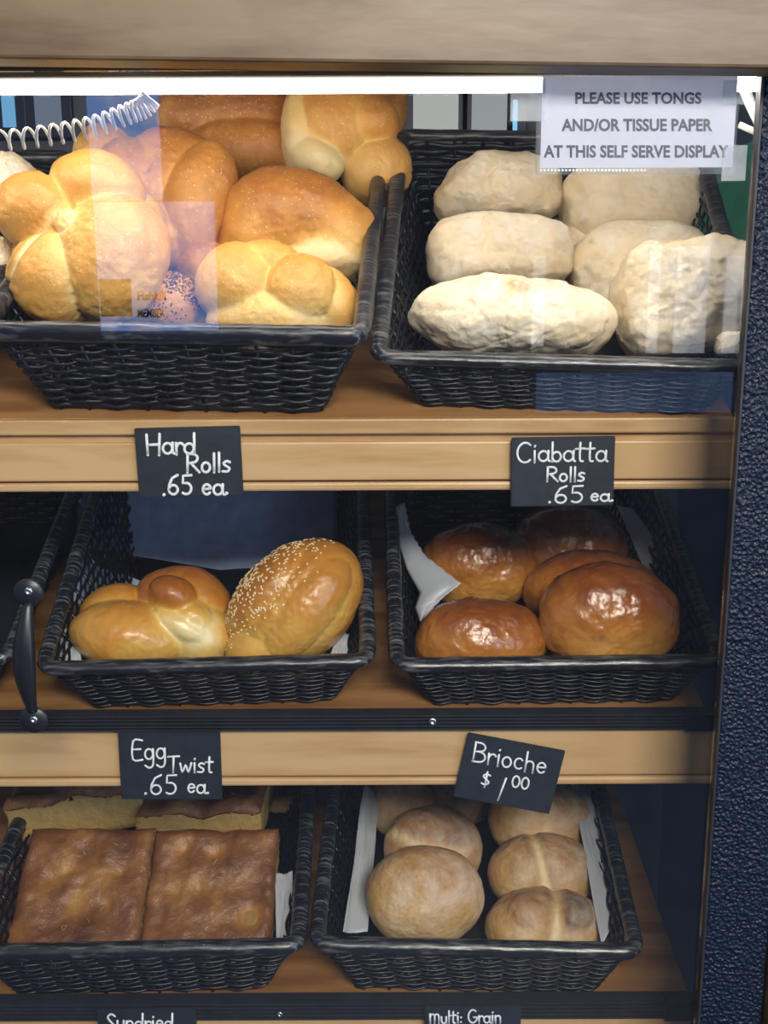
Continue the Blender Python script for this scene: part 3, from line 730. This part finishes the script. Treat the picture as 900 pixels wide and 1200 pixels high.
# focaccia squares: crumb slab with a baked top crust and rosemary
def focaccia(lab, cx, cy, wpx, dpx, thpx, Y, pitch, yaw, roll, sd, nherb=8):
    p = P(cx, cy, Y); s_ = scale_at(p); w, d, th = wpx * s_, dpx * s_, thpx * s_
    root = empty('focaccia_square', p, (R(pitch), R(roll), R(yaw)))
    N = 44
    off = Vector((sd * 5.1, sd * 2.3, 0))
    def topz(u, v_):
        e = max(abs(u), abs(v_))
        z = th / 2 - .18 * th * max(0, (e - .85) / .15) ** 2
        z += th * .16 * noise.noise(Vector((u * 2.1, v_ * 2.1, 0)) + off) + th * .05 * noise.noise(Vector((u * 8, v_ * 8, 3)) + off)
        for (du, dv) in dim: z -= th * .14 * math.exp(-((u - du) ** 2 + (v_ - dv) ** 2) / .012)
        return z
    rr_ = random.Random(sd); dim = [(rr_.uniform(-.7, .7), rr_.uniform(-.7, .7)) for _ in range(7)]
    def edge_xy(u, v_, z):
        jx = 1 + .03 * noise.noise(Vector((v_ * 4, z * 60, 1)) + off); jy = 1 + .03 * noise.noise(Vector((u * 4, z * 60, 5)) + off)
        return u * w / 2 * jx, v_ * d / 2 * jy
    # crumb body
    vs, fs, cr_ = [], [], []
    lay = 7
    ringp = [(-1 + 2 * i / N, -1) for i in range(N)] + [(1, -1 + 2 * i / N) for i in range(N)] + [(1 - 2 * i / N, 1) for i in range(N)] + [(-1, 1 - 2 * i / N) for i in range(N)]
    for k in range(lay + 1):
        for (u, v_) in ringp:
            z = -th / 2 + (topz(u, v_) - .0012 + th / 2) * k / lay
            x_, y_ = edge_xy(u, v_, z); g = .0014 * noise.noise(Vector((x_ * 260, y_ * 260, z * 260)) + off)
            vs.append((x_ + g * u, y_ + g * v_, z)); cr_.append(.25 + .3 * (k == 0) + .5 * (k >= lay - 0) + .25 * noise.noise(Vector((x_ * 90, y_ * 90, z * 90))))
    n = len(ringp)
    for k in range(lay):
        for i in range(n): fs.append((k * n + i, k * n + (i + 1) % n, (k + 1) * n + (i + 1) % n, (k + 1) * n + i))
    fs.append(tuple(range(n))[::-1]); fs.append(tuple(lay * n + i for i in range(n)))
    o = frommesh('crumb', vs, fs, M['crumb'], root, True); o['label'] = 'pale cut crumb'
    at = o.data.attributes.new('crust', 'FLOAT', 'POINT'); at.data.foreach_set('value', np.clip(cr_, 0, 1).astype(np.float32))
    vs, fs, cr_ = [], [], []
    for i in range(N + 1):
        for j in range(N + 1):
            u, v_ = -1 + 2 * i / N, -1 + 2 * j / N
            z = topz(u, v_); x_, y_ = edge_xy(u, v_, z)
            vs.append((x_ * 1.004, y_ * 1.004, z))
            dm = sum(math.exp(-((u - du) ** 2 + (v_ - dv) ** 2) / .03) for du, dv in dim)
            cr_.append(.62 + .35 * noise.noise(Vector((u * 2.4, v_ * 2.4, 9)) + off) - .26 * dm)
    b0 = len(vs)
    vs += [(x_, y_, z - .0022) for (x_, y_, z) in vs]; cr_ += cr_
    q = N + 1
    for i in range(N):
        for j in range(N):
            a, b_, c, e = i * q + j, (i + 1) * q + j, (i + 1) * q + j + 1, i * q + j + 1
            fs.append((a, b_, c, e)); fs.append((b0 + e, b0 + c, b0 + b_, b0 + a))
    bd = [i * q for i in range(q)] + [N * q + j for j in range(1, q)] + [i * q + N for i in range(N - 1, -1, -1)] + [j for j in range(N - 1, 0, -1)]
    for i in range(len(bd)):
        a, c = bd[i], bd[(i + 1) % len(bd)]; fs.append((c, a, b0 + a, b0 + c))
    o = frommesh('top_crust', vs, fs, M['focaccia'], root); o['label'] = 'dark brown dimpled crust'
    at = o.data.attributes.new('crust', 'FLOAT', 'POINT'); at.data.foreach_set('value', np.clip(cr_, 0, 1).astype(np.float32))
    for k in range(nherb):
        u, v_ = rr_.uniform(-.8, .8), rr_.uniform(-.8, .8); a = rr_.uniform(0, 3.14); ln = rr_.uniform(.004, .008)
        c = Vector((u * w / 2, v_ * d / 2, topz(u, v_) + .0006)); e = Vector((math.cos(a), math.sin(a), .15)) * ln
        vs, fs = tube([c - e / 2, c, c + e / 2 + Vector((0, 0, -.0004))], .00045, 5, up=Vector((0, 0, 1)))
        frommesh('rosemary_needle', vs, fs, M['herb'], root)
    tag(root, lab, 'focaccia', 'focaccia squares in the lowest left basket')
focaccia('front left focaccia square with a pale diagonal ridge and rosemary needles', 99, 1046, 148, 146, 34, .078, 38, 0, 0, 61, 14)
focaccia('front right focaccia square with golden spots, its top leaning to the viewer', 249, 1048, 147, 146, 34, .076, 38, 0, 0, 62, 5)
focaccia('rear left focaccia square showing its pale cut side, by the Egg Twist card', 102, 912, 146, 150, 58, .205, 4, 5, -9, 63, 8)
focaccia('rear right focaccia square behind the Egg Twist card', 248, 922, 138, 150, 46, .200, 6, -2, -2, 64, 8)
focaccia('focaccia square hidden in the dark rear right corner of its basket', 338, 915, 40, 80, 30, .255, 8, 0, 0, 65, 2)

# seeds
def seeds(parent, name, mat, count, sel, size, shape, seed):
    me = parent.data; rr_ = random.Random(seed)
    n = len(me.vertices); vs, fs = [], []; got = 0; tries = 0
    while got < count and tries < count * 60:
        tries += 1
        v_ = me.vertices[rr_.randrange(n)]
        if rr_.random() > sel(v_): continue
        nn = v_.normal; t1 = nn.cross(Vector((rr_.uniform(-1, 1), rr_.uniform(-1, 1), rr_.uniform(-1, 1))))
        if t1.length < 1e-3: continue
        t1.normalize(); t2 = nn.cross(t1)
        Mx = Matrix((t1, t2, nn)).transposed()
        b0 = len(vs)
        for q in range(3):
            z = (-.6, .1, .8)[q]; rad = (.75, 1, .45)[q]
            for k in range(6):
                a = k * math.pi / 3; x_ = math.cos(a) * rad * shape[0]; y_ = math.sin(a) * rad * shape[1] * (1 - .35 * math.cos(a))
                vs.append(v_.co + Mx @ Vector((x_, y_, z * shape[2])) * size)
        for q in range(2):
            for k in range(6): fs.append((b0 + q * 6 + k, b0 + q * 6 + (k + 1) % 6, b0 + q * 6 + 6 + (k + 1) % 6, b0 + q * 6 + 6 + k))
        fs.append(tuple(b0 + 12 + k for k in range(6))); fs.append(tuple(b0 + k for k in range(6))[::-1])
        got += 1
    o = frommesh(name, vs, fs, M[mat], parent); o['kind'] = 'stuff'
    return o
hw_s = max(v_.co.x for v_ in sb.data.vertices)
def sesame_sel(v_):
    x_, z_ = v_.co.x / hw_s, v_.co.z / hw_s
    a = math.cos(R(46)) * z_ - math.sin(R(46)) * x_      # across the long axis, up-left
    if v_.normal.y > .45: return 0
    return max(0, min(1, (a - .10) * 2.2))
seeds(sb, 'sesame_seeds', 'sesame', 620, sesame_sel, .00115, (1.25, .78, .5), 5)['label'] = 'pale sesame seeds'
hw_p = max(v_.co.x for v_ in po.data.vertices)
seeds(po, 'poppy_seeds', 'poppy', 520, lambda v_: (.15 + .85 * (v_.co.z + v_.co.x * .6 > hw_p * .25)) * (v_.normal.y < .3), .0008, (1, 1, .7), 6)['label'] = 'dark poppy seeds'

# ------------------------------------------------------------------ paper liners
def sheet(name, label, corners, mat, group=None, wob=.003, teeth=None, seed=0, bulge=0, n=36):
    """a sheet of paper between four corner points (top-left, top-right, bottom-right, bottom-left)"""
    a, b_, c, d = [P(*q) for q in corners]
    vs, fs = [], []; off = Vector((seed * 3.3, seed, 0))
    nn = (b_ - a).cross(d - a).normalized()
    for i in range(n + 1):
        for j in range(n + 1):
            u, v_ = i / n, j / n
            uu, vv = u, v_
            p = (a * (1 - uu) + b_ * uu) * (1 - vv) + (d * (1 - uu) + c * uu) * vv
            p = p + nn * (wob * noise.noise(Vector((u * 2.5, v_ * 2.5, 0)) + off) + bulge * math.sin(math.pi * u) * math.sin(math.pi * min(1, v_ + .2)) + wob * .4 * abs(noise.noise(Vector((u * 5, v_ * 5, 4)) + off)))
            if teeth == 'right' and i == n and j % 2: p = p + (b_ - a).normalized() * -.0014
            if teeth == 'top' and j == 0 and i % 2: p = p + (d - a).normalized() * .0014
            vs.append(p)
    for i in range(n):
        for j in range(n):
            q = n + 1; fs.append((i * q + j, i * q + j + 1, (i + 1) * q + j + 1, (i + 1) * q + j))
    cen = sum(vs, Vector()) / len(vs)
    o = frommesh(name, [p - cen for p in vs], fs, M[mat]); o.location = cen
    so = o.modifiers.new('thickness', 'SOLIDIFY'); so.thickness = .0005
    tag(o, label, 'paper', group); return o
def torn(name, label, left, right, mat, group, seed=0, n=40, m=10, wob=.003):
    L_, R_ = [P(*q) for q in left], [P(*q) for q in right]; vs, fs = [], []
    def at_(pts, t):
        k = min(int(t * (len(pts) - 1)), len(pts) - 2); return pts[k].lerp(pts[k + 1], t * (len(pts) - 1) - k)
    for j in range(n + 1):
        a, b_ = at_(L_, j / n), at_(R_, j / n)
        for i in range(m + 1):
            u = i / m; p = a.lerp(b_, u) + Vector((0, -1, .2)) * (wob * noise.noise(Vector((u * 2, j / n * 4, seed))) + .003 * math.sin(math.pi * u))
            if i == m and j % 2: p = p + (a - b_).normalized() * min(.0011, (a - b_).length * .3)
            vs.append(p)
    for j in range(n):
        for i in range(m): q = m + 1; fs.append((j * q + i, j * q + i + 1, (j + 1) * q + i + 1, (j + 1) * q + i))
    cen = sum(vs, Vector()) / len(vs)
    o = frommesh(name, [p - cen for p in vs], fs, M[mat]); o.location = cen
    so = o.modifiers.new('thickness', 'SOLIDIFY'); so.thickness = .0005
    return tag(o, label, 'paper', group)
PG = 'paper liners in the bread baskets'
sheet('paper_liner', 'large paper sheet with painted blue reflection standing at the back of the egg twist basket', [(92, 560, .285), (395, 556, .285), (395, 690, .22), (88, 640, .23)], 'wax_bluecast', PG, seed=1)
sheet('paper_liner', 'smaller paper sheet with painted blue reflection left of the egg twist roll', [(88, 652, .215), (190, 690, .20), (190, 740, .15), (84, 740, .15)], 'wax_bluecast', PG, seed=2)
sheet('paper_liner', 'curled white paper edge at the front left of the egg twist basket', [(64, 742, .055), (90, 730, .065), (98, 792, .022), (76, 792, .022)], 'wax', PG, seed=3)
sheet('paper_liner', 'white paper edge between the sesame bun and the basket side', [(398, 738, .07), (411, 744, .07), (402, 792, .022), (378, 792, .022)], 'wax', PG, seed=4)
torn('paper_liner', 'torn pointed white paper corner at the left of the brioche basket', [(464, 594, .17), (466, 632, .15), (477, 668, .125), (492, 694, .095), (486, 712, .085), (492, 728, .08)], [(474, 588, .175), (481, 622, .155), (498, 650, .13), (541, 684, .085), (520, 700, .08), (494, 727, .078)], 'wax', PG, seed=5)
sheet('paper_liner', 'shaded paper corner sticking up at the rear right of the brioche basket', [(722, 592, .20), (742, 596, .20), (782, 650, .16), (766, 690, .15)], 'wax', PG, seed=6, teeth='right')
sheet('paper_liner', 'white paper edge right of the front right focaccia square', [(322, 1024, .09), (343, 1020, .09), (342, 1102, .03), (324, 1102, .03)], 'wax', PG, seed=7, teeth='top')
sheet('paper_liner', 'long blue-white paper sheet along the right side of the multigrain basket', [(668, 915, .20), (700, 920, .20), (733, 1056, .062), (706, 1106, .022)], 'wax', PG, seed=8)
sheet('paper_liner', 'pale paper sheet along the left side of the multigrain basket', [(428, 918, .20), (446, 935, .20), (430, 1092, .05), (402, 1092, .04)], 'wax', PG, seed=9)

# ------------------------------------------------------------------ writing
def arc(cx, cy, rx, ry, a0, a1, n=12):
    return [(cx + rx * math.cos(R(a0 + (a1 - a0) * i / n)), cy + ry * math.sin(R(a0 + (a1 - a0) * i / n))) for i in range(n + 1)]
G = {  # hand-written strokes: width, list of polylines, cap height 1, x-height .58
    'H': (.75, [[(.06, 1), (.1, .02)], [(.66, 1.02), (.62, 0)], [(.08, .5), (.64, .52)]]),
    'a': (.58, [arc(.27, .28, .22, .26, 40, 400), [(.5, .55), (.5, .1), (.58, .02)]]),
    'r': (.42, [[(.08, .56), (.1, 0)], [(.1, .36)] + arc(.28, .38, .15, .17, 160, 30, 6)]),
    'd': (.6, [arc(.26, .27, .22, .25, 40, 400), [(.5, 1.0), (.5, .0)]]),
    'R': (.72, [[(.1, .98), (.08, 0)], [(.08, .98)] + arc(.3, .75, .28, .24, 90, -90, 8) + [(.12, .48)], [(.25, .5), (.66, 0)]]),
    'o': (.54, [arc(.26, .28, .2, .26, 90, 450)]),
    'l': (.24, [[(.12, 1), (.12, 0)]]),
    's': (.48, [[(.4, .52), (.25, .58), (.1, .46), (.22, .32), (.38, .2), (.3, .03), (.06, .04)]]),
    '.': (.26, [[(.1, .02), (.14, .05), (.1, .06)]]),
    '6': (.62, [[(.5, 1.0), (.25, .85), (.1, .5), (.08, .25)] + arc(.29, .25, .21, .24, 180, 540, 14)]),
    '5': (.62, [[(.52, .98), (.14, .96), (.12, .56)] + arc(.27, .3, .24, .29, 100, -130, 10)]),
    'e': (.54, [[(.08, .3), (.44, .34)] + arc(.27, .3, .19, .26, 10, 320, 12)]),
    'C': (.74, [arc(.42, .5, .36, .5, 50, 312, 14)]),
    'i': (.26, [[(.12, .58), (.13, 0)], [(.12, .8), (.14, .84)]]),
    'b': (.58, [[(.1, 1), (.1, .02)], arc(.3, .27, .2, .25, 180, -180)]),
    't': (.46, [[(.22, .95), (.22, .1), (.36, .02)], [(.02, .64), (.42, .66)]]),
    'E': (.62, [[(.54, .98), (.1, .96), (.08, .02), (.56, 0)], [(.1, .52), (.46, .54)]]),
    'g': (.58, [arc(.26, .3, .2, .26, 40, 400), [(.46, .56), (.48, -.2), (.3, -.4), (.08, -.28)]]),
    'T': (.66, [[(.02, .96), (.64, 1)], [(.33, .97), (.31, 0)]]),
    'w': (.74, [[(.05, .56), (.18, .02), (.36, .46), (.52, .02), (.68, .58)]]),
    'B': (.68, [[(.1, .98), (.08, 0)], [(.08, .98)] + arc(.3, .76, .26, .22, 90, -90, 8) + [(.1, .53)] + arc(.32, .27, .3, .26, 90, -90, 8) + [(.06, 0)]]),
    'c': (.5, [arc(.28, .28, .2, .27, 45, 315, 10)]),
    'h': (.56, [[(.1, 1), (.1, 0)], [(.1, .35)] + arc(.28, .36, .18, .2, 160, 0, 7) + [(.46, 0)]]),
    '$': (.6, [[(.5, .82), (.28, .88), (.12, .7), (.3, .5), (.48, .3), (.3, .1), (.08, .16)], [(.32, 1.05), (.28, -.08)]]),
    '1': (.3, [[(.24, 1.0), (.06, 0)]]),
    '0': (.62, [arc(.3, .5, .24, .48, 90, 450)]),
    'S': (.64, [[(.56, .86), (.34, 1), (.12, .8), (.3, .54), (.5, .3), (.36, .03), (.05, .1)]]),
    'u': (.56, [[(.08, .56), (.1, .15), (.26, .02), (.44, .15), (.46, .56)], [(.46, .56), (.48, 0)]]),
    'n': (.56, [[(.08, .56), (.1, 0)], [(.1, .36)] + arc(.28, .36, .18, .2, 160, 0, 7) + [(.46, 0)]]),
    'M': (.9, [[(.08, 0), (.16, .96), (.42, .2), (.7, .98), (.78, 0)]]),
    'm': (.9, [[(.06, .78), (.08, 0)], [(.08, .5)] + arc(.26, .52, .17, .24, 160, 0, 6) + [(.43, 0)], [(.43, .5)] + arc(.6, .52, .17, .24, 160, 0, 6) + [(.77, 0)]]),
    'y': (.54, [[(.06, .56), (.24, .06)], [(.46, .58), (.12, -.38)]]),
    'G': (.78, [arc(.4, .5, .34, .5, 50, 340, 14) + [(.72, .42), (.46, .44)]]),
    ':': (.24, [[(.1, .1), (.13, .13)], [(.12, .48), (.14, .52)]]),
    ' ': (.4, []),
}
def handwriting(name, text, O, ex, ey, nrm, x0, ytop, x1, ybase, parent, r_=.0011, slant=.0, jit=.03, sd=0):
    """write text so that it spans x0..x1 and cap height ytop..ybase, in card pixels; O origin, ex right, ey down (metres per pixel)"""
    tot = sum(G[c][0] for c in text); rr_ = random.Random(sd)
    kx = (x1 - x0) / tot; ky = ybase - ytop
    vs, fs = [], []; cx = 0
    for ch in text:
        w, strokes = G[ch]; dy = rr_.uniform(-jit, jit)
        for st in strokes:
            pts = []
            for (a, c) in st:
                px_ = x0 + (cx + a + slant * c) * kx; py_ = ybase - (c + dy) * ky
                pts.append(O + ex * px_ + ey * py_ + nrm * (.00035 + .0001 * rr_.random()))
            if len(pts) > 2:
                sm = [pts[0]]
                for i in range(len(pts) - 1):
                    p0 = pts[max(i - 1, 0)]; p1 = pts[i]; p2 = pts[i + 1]; p3 = pts[min(i + 2, len(pts) - 1)]
                    for q in (.33, .67, 1):
                        sm.append(.5 * ((2 * p1) + (p2 - p0) * q + (2 * p0 - 5 * p1 + 4 * p2 - p3) * q * q + (3 * p1 - p0 - 3 * p2 + p3) * q ** 3))
                pts = sm if len(st) < 9 else pts
            tube(pts, r_, 8, ry=.0003, up=nrm, vs=vs, fs=fs)
            for e in (pts[0], pts[-1]):
                ball(vs, fs, e, r_ * 1.02, sc=(1, .3, 1))
        cx += w
    o = frommesh(name, vs, fs, M['chalk'], parent)
    return o
def card(label, corners, Y, lines, rad=.00095):
    a, b_, d = P(*corners[0], Y), P(*corners[1], Y), P(*corners[2], Y)
    wpx = math.dist(corners[0], corners[1]); hpx = math.dist(corners[0], corners[2])
    ex = (b_ - a) / wpx; ey = (d - a) / hpx
    nrm = Vector((0, -1, 0))
    root = empty('price_card', (a + b_ + d + (b_ + d - a)) / 4)
    cen = root.location
    W_, H_ = (b_ - a).length, (d - a).length
    bm = bmesh.new(); bmesh.ops.create_cube(bm, size=1)
    for v_ in bm.verts: v_.co = Vector((v_.co.x * W_, v_.co.y * .0022, v_.co.z * H_))
    bmesh.ops.bevel(bm, geom=bm.edges[:], offset=.0006, segments=2, affect='EDGES')
    me = bpy.data.meshes.new('board'); bm.to_mesh(me); bm.free()
    xa = (b_ - a).normalized(); za = -(d - a).normalized()
    o = link('board', me, M['slate'], root, False); o.rotation_euler = (0, -math.atan2(xa.z, xa.x), 0); o.location = (0, .0012, 0)
    for i, (txt, x0, y0, x1, y1, *k) in enumerate(lines):
        handwriting('lettering', txt, a - cen, ex, ey, nrm, x0, y0, x1, y1, root, rad * (k[0] if k else 1), sd=i + len(label))
    tag(root, label, 'price card', 'black chalkboard price cards')
    return root
card('black price card reading Hard Rolls on the top shelf rail', ((159, 502), (283, 499), (161, 583)), -.0085,
     [('Hard', 11, 7, 71, 31), ('Rolls', 58, 31, 112, 53), ('.65', 29, 56, 67, 79), ('ea.', 76, 57, 110, 80)], .00105)
card('black price card reading Ciabatta Rolls on the top shelf rail', ((600, 513), (722, 511), (598, 594)), -.0085,
     [('Ciabatta', 5, 6, 113, 29), ('Rolls', 41, 35, 88, 52), ('.65', 43, 57, 88, 77), ('ea.', 94, 60, 124, 76)], .00085)
card('black price card reading Egg Twist on the middle shelf rail', ((140, 858.5), (260, 858.5), (140, 937)), -.0085,
     [('Egg', 14, 8, 56, 31), ('Twist', 57, 27, 111, 46), ('.65', 28, 49, 70, 72), ('ea.', 80, 52, 108, 71)], .00085)
card('tilted black price card reading Brioche on the middle shelf rail', ((546, 858.5), (660, 880), (534, 934)), -.0090,
     [('Brioche', 11, 8, 101, 31), ('$', 26, 41, 38, 57), ('1', 48, 43, 57, 70), ('00', 62, 38, 84, 52)], .0008)
card('black price card reading Sundried, cut by the bottom of the photo', ((116, 1183), (232, 1182), (116, 1259)), -.0125,
     [('Sundried', 8, 5, 88, 24)], .0009)
card('black price card reading Multi Grain, cut by the bottom of the photo', ((498, 1180), (611, 1178.5), (498, 1256)), -.0125,
     [('multi:'[:4] + 'i:', 5, 5, 44, 19), ('Grain', 50, 4, 90, 19)], .0008)

# printed notice in a plastic sleeve, taped inside the glass
YS = GY - .0042
sg = empty('notice_sign', P(748, 146, YS))
def signbox(name, x0, y0, x1, y1, Y, mat, th=.0004, par=sg):
    a, c = P(x0, y1, Y), P(x1, y0, Y)
    o = box(name, a.x, c.x, Y - th / 2, Y + th / 2, a.z, c.z, mat, par, bev=0); o.location = o.location - sg.location; return o
signbox('paper_sheet', 633, 88, 865, 197, YS, M['notice_paper'], .0002)
slv = signbox('plastic_sleeve', 627, 86, 868, 205, YS - .0012, M['sleeve'], .0003)
slv['label'] = 'clear plastic sleeve'
for (x0, y0, x1, y1) in ((598, 92, 640, 142), (846, 94, 884, 122), (845, 170, 876, 212)):
    t_ = signbox('tape_strip', x0, y0, x1, y1, YS - .0018, M['tape'], .0002); t_['label'] = 'clear tape'
vs, fs = [], []
for k in range(30):
    c = P(634 + k * 4.2, 199.5, YS - .0012) - sg.location
    b0 = len(vs)
    for q in range(8): a = q * math.pi / 4; vs.append(c + Vector((.00075 * math.cos(a), -.0004, .00075 * math.sin(a))))
    fs.append(tuple(range(b0, b0 + 8)))
frommesh('perforation_dots', vs, fs, M['paper'], sg, False)
def printed(txt, x0, y0, x1, y1, Y, mat, parent, origin, flip=False, name='lettering'):
    c = bpy.data.curves.new('t', 'FONT'); c.body = txt; c.size = 1; c.offset = .032; c.resolution_u = 3
    o = bpy.data.objects.new('t', c); COL.objects.link(o)
    bpy.context.view_layer.update()
    me = bpy.data.meshes.new_from_object(o.evaluated_get(bpy.context.evaluated_depsgraph_get()))
    bpy.data.objects.remove(o); bpy.data.curves.remove(c)
    co = np.array([v_.co[:] for v_ in me.vertices]); mn, mx_ = co.min(0), co.max(0)
    for v_ in me.vertices:
        u = (v_.co.x - mn[0]) / (mx_[0] - mn[0]); w = (v_.co.y - mn[1]) / (mx_[1] - mn[1])
        if flip: q = mirror_pt(x0 + u * (x1 - x0), y1 + w * (y0 - y1), Y)
        else: q = P(x0 + u * (x1 - x0), y1 + w * (y0 - y1), Y)
        v_.co = q - origin
    me.name = name
    return link(name, me, mat, parent, False)
for (txt, x0, y0, x1, y1) in (('PLEASE USE TONGS', 674, 108, 822, 122), ('AND/OR TISSUE PAPER', 658, 139, 835, 154), ('AT THIS SELF SERVE DISPLAY', 637, 170, 854, 185)):
    printed(txt, x0, y0, x1, y1, YS - .0004, M['ink'], sg, sg.location)
tag(sg, 'white printed notice about tongs and tissue paper, taped to the glass', 'sign')
printed('Fishkill', 161, 341, 194, 352, RY + .002, plain('sticker_ink', (.04, .04, .1), .7), d1, Vector((0, 0, 0)), True)
printed('MEMBER', 161, 362, 193, 372, RY + .002, bpy.data.materials['sticker_ink'], d1, Vector((0, 0, 0)), True)

# ------------------------------------------------------------------ cords
def coil(name, label, path, rad, turns, wire, mat):
    pts = [P(*q) for q in path]
    dense = []
    n = len(pts) - 1
    def sp(t):
        i = min(int(t * n), n - 1); q = t * n - i
        p0, p1, p2, p3 = pts[max(i - 1, 0)], pts[i], pts[i + 1], pts[min(i + 2, n)]
        return .5 * ((2 * p1) + (p2 - p0) * q + (2 * p0 - 5 * p1 + 4 * p2 - p3) * q * q + (3 * p1 - p0 - 3 * p2 + p3) * q ** 3)
    K = int(turns * 16)
    for i in range(K + 1):
        t = i / K; c = sp(t); tg = (sp(min(1, t + .01)) - sp(max(0, t - .01))).normalized()
        s_ = tg.cross(Vector((0, 1, 0))).normalized(); u_ = s_.cross(tg)
        a = 2 * math.pi * turns * t
        dense.append(c + (s_ * math.cos(a) + u_ * math.sin(a)) * rad)
    vs, fs = tube(dense, wire, 7, up=Vector((.3, 1, .2)))
    cen = Vector(pts[n // 2])
    o = frommesh(name, [v_ - cen for v_ in vs], fs, M[mat]); o.location = cen
    return tag(o, label, 'cord')
coil('coiled_cord', 'white coiled plastic cord hanging across the upper left of the case', [(-60, 168, -.03), (0, 165, -.03), (60, 158, -.03), (110, 148, -.03), (148, 134, -.03), (168, 126, -.03), (176, 116, -.03)], .0063, 23, .0011, 'cordwhite')
vs, fs = tube([P(x_, y_, Y_) for x_, y_, Y_ in ((868, 96, .03), (880, 122, .03), (893, 150, .03), (905, 178, .03))], .0042, 10, ry=.0022, up=Vector((0, 1, 0)))
tube([P(x_, y_, Y_) for x_, y_, Y_ in ((866, 146, .03), (882, 153, .03), (900, 161, .03))], .0024, 8, vs=vs, fs=fs, up=Vector((0, 1, 0)))
c0 = P(898, 173, .03)
tube([c0 + Vector((.0075 * math.cos(a * math.pi / 12), .004 * math.sin(a * math.pi / 6), .0095 * math.sin(a * math.pi / 12))) for a in range(24)], .0022, 8, closed=True, vs=vs, fs=fs, up=Vector((0, 1, 0)))
o = frommesh('hanging_cord', [v_ - c0 for v_ in vs], fs, M['cordwhite']); o.location = c0
tag(o, 'white looped cord hanging beside the black post at the upper right', 'cord')
print(LOG)
